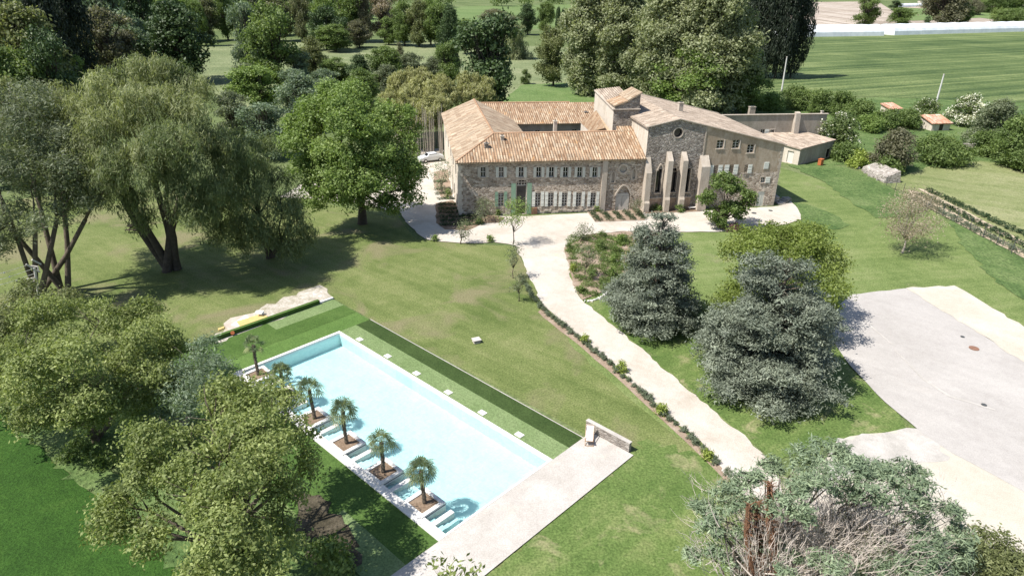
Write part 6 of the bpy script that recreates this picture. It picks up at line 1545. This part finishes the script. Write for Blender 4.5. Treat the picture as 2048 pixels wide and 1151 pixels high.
# ================================================================ far wood along the top of the picture
rng = np.random.default_rng(3)
lob = []
for k in range(230):
    x = rng.uniform(-250, 760); y = rng.uniform(-30, 36) if x > 300 else rng.uniform(-30, 85)
    p = G(x, y + 22); r = rng.uniform(6, 10)
    lob.append((p.x, p.y, rng.uniform(5, 13), r, r, r))
o = link_mesh('far_wood', leaf_mesh('far_wood', lob, 71, .045, (.9, .55), 1.7, 22, inner=.1, cull=.75), L['dark']); tag(rebase(o), 'dark mixed wood filling the far left background', 'wood', kind='stuff')
lob = []
for k in range(80):
    x = rng.uniform(700, 1480); p = G(x, rng.uniform(-26, 14)+4-(x-700)*.012); r = rng.uniform(5, 9)
    lob.append((p.x, p.y, rng.uniform(3, 7), r, r, r*.9))
o = link_mesh('far_tree_line', leaf_mesh('far_tree_line', lob, 72, .05, (.9, .5), 1.6, 20, inner=.1), L['green']); tag(rebase(o), 'far tree line behind the bright green field', 'wood', kind='stuff')
lob = []
for k in range(60):
    x = rng.uniform(1600, 2250); p = G(x, rng.uniform(-40, -2)+2); r = rng.uniform(4, 8)
    lob.append((p.x, p.y, rng.uniform(2, 5), r, r, r*.8))
o = link_mesh('far_hedgerow', leaf_mesh('far_hedgerow', lob, 73, .05, (.9, .5), 1.5, 18, inner=.1), L['grey']); tag(rebase(o), 'far hedges behind the ploughed field at the top right', 'wood', kind='stuff')

# ================================================================ greenhouses, poles, huts, fence and small things
def tunnel(x0, y0, x1, y1, w, h, lab):
    a, b = G(x0, y0), G(x1, y1); d = (b-a); Ln = d.length; d.normalize(); s = Vector((-d.y, d.x, 0))
    t = thing('greenhouse', lab, 'greenhouse', a.lerp(b, .5), 0, 'plastic tunnel greenhouses')
    n = 10; m = max(8, int(Ln/6)); mb = MB(); vs = []
    for j in range(m+1):
        for k in range(n+1):
            an = math.pi*k/n; sg = .96 if j % 2 else 1.0
            vs.append(a + d*(Ln*j/m) + s*(w/2*(1-math.cos(an))) + HZ*(h*math.sin(an)**.8*sg))
    mb.add(vs, [(j*(n+1)+k, j*(n+1)+k+1, (j+1)*(n+1)+k+1, (j+1)*(n+1)+k) for j in range(m) for k in range(n)])
    mb.build('cover', M['film'], t)
    for j in range(0, m+1, 4):
        mb = MB(); mb.tube([a + d*(Ln*j/m) + s*(w/2*(1-math.cos(math.pi*k/n))) + HZ*(h*math.sin(math.pi*k/n)**.8+.03) for k in range(n+1)], [.05]*(n+1), 4, False); mb.build('hoop', M['metal'], t)
    mb = MB(); mb.add([a + s*(w/2*(1-math.cos(math.pi*k/n))) + HZ*(h*math.sin(math.pi*k/n)**.8) for k in range(n+1)], [tuple(range(n+1))]); mb.build('end_wall', M['film'], t); mb = MB(); mb.add([b + s*(w/2*(1-math.cos(math.pi*k/n))) + HZ*(h*math.sin(math.pi*k/n)**.8) for k in range(n+1)], [tuple(range(n+1))]); mb.build('end_wall', M['film'], t)
tunnel(1560, 75, 1768, 72, 14, 6.0, 'white plastic tunnel greenhouse on the left, right of the dark poplars')
tunnel(1789, 71, 2200, 59, 14, 6.0, 'long white plastic tunnel greenhouse reaching the right edge of the photo')
tunnel(1798, 15, 1862, 13, 8, 4, 'small pale greenhouse far away behind the ploughed field')
t = thing('farm_shed', 'pale low farm shed far away at the top right', 'shed', G(1855, 6))
p = G(1855, 6); mb = MB(); mb.box(p+HZ*2, (24, 10, 4)); mb.build('wall', M['pale_plaster'], t)
mb = MB(); mb.prism([p+Vector((-13, -6, 4)), p+Vector((-13, 6, 4)), p+Vector((-13, 0, 7))], (26, 0, 0)); mb.build('roof', M['concrete'], t)
t = thing('farm_shed', 'long pale farm building at the top right corner, behind the hedges', 'shed', G(2018, 12))
p = G(2018, 12); mb = MB(); mb.box(p+HZ*1.5, (26, 8, 3)); mb.build('wall', M['pale_plaster'], t)
mb = MB(); mb.prism([p+Vector((-14, -5, 3)), p+Vector((-14, 5, 3)), p+Vector((-14, 0, 5))], (28, 0, 0)); mb.build('roof', M['concrete'], t)
# concrete poles
for (bx, by, tx, ty, lab) in ((1563, 184, 1574, 114, 'tall white concrete pole standing just right of the dark poplars'), (1870, 214, 1888, 149, 'white concrete pole leaning right, behind the hut in the hedge')):
    b = G(bx, by); tp = atY(tx, ty, b.y)
    t = thing('utility_pole', lab, 'pole', b, 0, 'white concrete poles')
    mb = MB(); mb.tube([b-HZ*.2, b.lerp(tp, .5), tp], [.26, .21, .16], 8); mb.build('shaft', M['pole_white'], t)
    mb = MB(); mb.tube([tp-HZ*.25, tp+HZ*.12], [.2, .18], 8); mb.build('head', M['concrete'], t)
# wooden mast with cross arms on the left, with three wires
Yp = 55.0
b = atY(84, 640, Yp); b = Vector((b.x, b.y, 0)); tp = atY(69, 535, Yp)
t = thing('utility_pole', 'pale wooden pole with cross arms and wires at the left edge', 'pole', b)
def Q(px, py, dy=0): return atY(px, py, Yp+dy)
mb = MB(); mb.tube([b, tp], [.13, .10], 8); mb.build('shaft', M['grey_wood'], t)
for p0, p1 in (((52, 528), (80, 544)), ((64, 519), (82, 528)), ((54, 558), (72, 555)), ((64, 565), (73, 558))):
    mb = MB(); mb.bar(Q(*p0, -.25), Q(*p1, .25), .13); mb.build('cross_arm', M['grey_wood'], t)
mb = MB(); mb.bar(Q(62, 531), Q(76, 533), .08); mb.bar(Q(76, 533), Q(77, 541), .08); mb.build('bracket', M['grey_wood'], t)
for i, (p0, p1) in enumerate((((54, 530), (-30, 553)), ((64, 538), (-30, 566)), ((68, 547), (-30, 577)))):
    a, c_ = Q(*p0), atY(*p1, Yp+2); mb = MB(); mb.tube([a, a.lerp(c_, .5)-HZ*.1, c_], .022, 5); mb.build('wire', M['metal'], t)
mb = MB(); 
for (x, y) in ((8, 545), (19, 553), (33, 560)): mb.tube([Q(x, y+1), Q(x, y-1)], [.07, .05], 7)
mb.build('insulator', M['pole_white'], t)
t = thing('utility_trailer', 'blue grey covered trailer at the foot of the wooden pole', 'trailer', Q(72, 596))
mb = MB(); c_ = Q(70, 592); c_.z = .8; mb.box(c_, (1.1, .9, .9)); mb.build('body', M['blue_tarp'], t)
mb = MB(); 
for k in (-.4, .4): mb.bar(c_+Vector((-.6, k, .55)), c_+Vector((.55, k, .75)), .1)
mb.build('rail', M['canvas'], t)
mb = MB()
for k in (-.5, .5): mb.tube([c_+Vector((0, k-.06, -.5)), c_+Vector((0, k+.06, -.5))], [.28, .28], 14)
mb.build('wheel', M['tyre'], t)
# tiled hut and half hidden roof in the hedge
def hut(name, a, b, dep, h, rh, lab, mat='tile_red'):
    A_, B_ = G(*a), G(*b); d = (B_-A_); Ln = d.length; d.normalize(); s = Vector((-d.y, d.x, 0))
    t = thing(name, lab, 'hut', A_.lerp(B_, .5))
    mb = MB(); P_ = lambda u, v, z: A_+d*u+s*v+HZ*z
    mb.add([P_(0, 0, -.1), P_(Ln, 0, -.1), P_(Ln, 0, h), P_(0, 0, h)], [(0, 1, 2, 3)])
    for u in (0, Ln): mb.add([P_(u, 0, -.1), P_(u, dep, -.1), P_(u, dep, h+rh), P_(u, 0, h)], [(0, 1, 2, 3)])
    mb.add([P_(0, dep, -.1), P_(Ln, dep, -.1), P_(Ln, dep, h+rh), P_(0, dep, h+rh)], [(0, 1, 2, 3)])
    mb.build('wall', M['pale_plaster'], t)
    roof([P_(-.3, -.3, h-.1), P_(Ln+.3, -.3, h-.1), P_(Ln+.3, dep+.2, h+rh+.05), P_(-.3, dep+.2, h+rh+.05)], M[mat], t)
    mb = MB(); mb.box(P_(Ln*.5, -.03, h*.45), (.9, .06, h*.8), (d, s, HZ)); mb.build('door', M['dark_wood'], t)
hut('garden_hut', (1862, 262), (1898, 261), 3.8, 1.7, 1.0, 'small hut with an orange tiled roof between blossoming bushes')
hut('garden_hut', (1778, 236), (1798, 234), 2.8, 2.1, .8, 'red roof of a hut mostly hidden in the hedge')
# ruined wall, garden wall, orange tank
t = thing('ruined_wall', 'broad ruined stone wall below the yellow green climber', 'wall', G(1745, 350))
a, b = G(1722, 341), G(1768, 366); d = (b-a); Ln = d.length; d.normalize(); s = Vector((-d.y, d.x, 0)); rnd = random.Random(3)
mb = MB(); n = 9; vs = []
for i in range(n+1):
    q = a + d*(Ln*i/n); h = 1.3 + .5*i/n + rnd.uniform(-.12, .12)
    vs += [q-HZ*.1, q+HZ*h*.55+s*.2, q+s*2.3+HZ*(h+.25), q+s*2.7-HZ*.1]
fs = []
for i in range(n):
    for k in range(3): fs.append((4*i+k, 4*i+k+1, 4*i+5+k, 4*i+4+k))
fs += [(0, 1, 2, 3), (4*n+3, 4*n+2, 4*n+1, 4*n)]
mb.add(vs, fs); mb.build('masonry', M['old_stone'], t)
mb = MB()
for i in range(26): mb.box(a+d*rnd.uniform(-2.5, Ln)+s*rnd.uniform(-.5, 2.0)+HZ*.15, (rnd.uniform(.3, .6), rnd.uniform(.2, .4), .35))
mb.build('fallen_stone', M['old_stone'], t)
mb = MB(); a, b = G(1925, 304), G(1952, 303); mb.box(a.lerp(b, .5)+HZ*.8, ((b-a).length, .5, 1.6)); o = mb.build('garden_wall', M['old_stone']); tag(o, 'short pale stone wall between bushes on the right side of the garden', 'wall')
t = thing('oil_tank', 'small rusty orange tank in the grass before the outbuilding', 'tank', G(1640, 330))
p = G(1640, 331); mb = MB(); mb.box(p+HZ*.62, (.85, .6, 1.0), (oU, oV, HZ)); mb.build('body', M['orange'], t)
mb = MB(); mb.box(p+HZ*1.16, (.95, .7, .08), (oU, oV, HZ)); mb.build('lid', M['orange'], t)
mb = MB(); 
for k in (-.3, .3): mb.box(p+oU*k+HZ*.06, (.1, .5, .14), (oU, oV, HZ))
mb.build('foot', M['dark_metal'], t)
# wire fence
posts = [(1772, 372), (1790, 380), (1805, 388), (1823, 397), (1858, 417), (1884, 432), (1911, 446), (1938, 461), (1965, 476), (1992, 491), (2022, 508), (2052, 525), (2085, 543)]
t = thing('wire_fence', 'grey wire mesh fence with slim posts between lawn and lavender field', 'fence', G(1911, 446))
for (x, y) in posts:
    p = G(x, y); mb = MB(); mb.tube([p, p+HZ*1.75], [.045, .04], 6); mb.build('post', M['dark_metal'], t)
for i in range(len(posts)-1):
    a, b = G(*posts[i]), G(*posts[i+1]); mb = MB()
    for z in [.1+.2*k for k in range(0, 8, 2)]: mb.bar(a+HZ*z, b+HZ*z, .010)
    n = int((b-a).length/.5)
    for j in range(n): q = a.lerp(b, j/n); mb.bar(q+HZ*.1, q+HZ*1.5, .008)
    mb.build('wire_mesh', M['dark_metal'], t)
# stone bench under the slim windows
bu = (onwall(*Z3(505, 1020))[0], onwall(*Z3(605, 1020))[0])
t = thing('stone_bench', 'low pale bench against the wall between the buttresses', 'bench', W((bu[0]+bu[1])/2, -.7, 0))
mb = MB(); mb.box(W((bu[0]+bu[1])/2, -.7, .44), (bu[1]-bu[0], .42, .09), (HU, HV, HZ)); mb.build('seat', M['white_stone'], t)
for k in (-.36, .36): mb = MB(); mb.box(W((bu[0]+bu[1])/2+k*(bu[1]-bu[0]), -.7, .2), (.14, .36, .4), (HU, HV, HZ)); mb.build('leg', M['cut_stone'], t)
# steps at the right corner of the house
t = thing('stone_steps', 'short pale stone steps at the right corner of the house', 'steps', G(1578, 402))
mb = MB()
for k in range(4): mb.box(W(47.0+k*.55, .6+k*.45, .12+k*.1), (1.1, .9, .22), (HU, HV, HZ))
mb.build('tread', M['old_stone'], t)
mb = MB(); mb.prism([W(46.1, 1.6, 0), W(47.1, 1.2, 0), W(47.3, 2.8, 0), W(46.1, 3.2, 0)], (0, 0, .9)); mb.build('cheek', M['old_stone'], t)
# shaded picnic table on the left lawn
t = thing('picnic_table', 'dark picnic table in the shade behind the huge willow trunk', 'table', G(275, 462))
p = G(276, 462); mb = MB()
for k in range(4): mb.box(p+Vector((0, -.3+k*.2, .75)), (2.2, .17, .05))
mb.build('table_top', M['dark_wood'], t)
for k in (-.75, .75): mb = MB(); mb.box(p+Vector((0, k, .45)), (2.2, .28, .05)); mb.build('seat', M['dark_wood'], t)
for k in (-.8, .8): mb = MB(); mb.bar(p+Vector((k, -.75, .02)), p+Vector((k, .2, .74)), .08); mb.bar(p+Vector((k, .75, .02)), p+Vector((k, -.2, .74)), .08); mb.bar(p+Vector((k, -.8, .42)), p+Vector((k, .8, .42)), .08); mb.build('leg', M['dark_wood'], t)
# silver car parked in front of the bamboo
cp = G(862, 322, .1); ang = math.radians(28)
cx_ = Vector((math.cos(ang), math.sin(ang), 0)); cy_ = Vector((-cx_.y, cx_.x, 0))
t = thing('parked_car', 'silver car with an open dark interior parked before the bamboo grove', 'car', cp)
def CP(x, y, z): return cp + cx_*x + cy_*y + HZ*z
side = [(-2.1, .35), (-2.15, .75), (-1.6, .98), (-1.0, 1.05), (-.55, 1.45), (.85, 1.5), (1.6, 1.05), (2.1, .95), (2.15, .4)]
mb = MB(); n = len(side); vs = []
for wy, sc_ in ((-.86, 1), (-.70, 1.0), (.70, 1.0), (.86, 1)):
    for x, z in side:
        inn_ = z > 1.1; vs.append(CP(x, wy*(.85 if inn_ else 1), z*(1 if abs(wy) < .8 else .97)))
fs = [tuple(range(n))[::-1], tuple(range(3*n, 4*n))]
for r_ in range(3):
    for i in range(n): fs.append((r_*n+i, r_*n+(i+1) % n, (r_+1)*n+(i+1) % n, (r_+1)*n+i))
mb.add(vs, fs); mb.build('body', M['car_paint'], t, smooth=False)
for (xa, za, xb, zb) in ((-.97, 1.09, -.6, 1.42), (.92, 1.47, 1.5, 1.12)):
    mb = MB(); o_ = Vector((0, 0, .012)); sx = -.02 if xa < 0 else .02
    mb.add([CP(xa+sx, -.58, za+.012), CP(xa+sx, .58, za+.012), CP(xb+sx, .54, zb+.012), CP(xb+sx, -.54, zb+.012)], [(0, 1, 2, 3)]); mb.build('windscreen', M['glass'], t)
for sd in (-1, 1):
    mb = MB(); mb.add([CP(-.85, sd*.80, 1.06), CP(1.35, sd*.80, 1.06), CP(.82, sd*.755, 1.42), CP(-.5, sd*.755, 1.40)], [(0, 1, 2, 3)]); mb.build('side_window', M['glass'], t)
    for x in (-1.3, 1.35):
        w_ = bpy.data.objects.new('wheel', None); C.objects.link(w_); w_.parent = t; w_.location = CP(x, sd*.82, .32)-cp
        mb = MB(); mb.tube([CP(x, sd*.74, .32), CP(x, sd*.90, .32)], [.32, .32], 16); mb.build('tyre', M['tyre'], w_)
        mb = MB(); mb.tube([CP(x, sd*.86, .32), CP(x, sd*.915, .32)], [.19, .19], 12); mb.build('rim', M['metal'], w_)
# track stones and gravel crumbs at the drive border
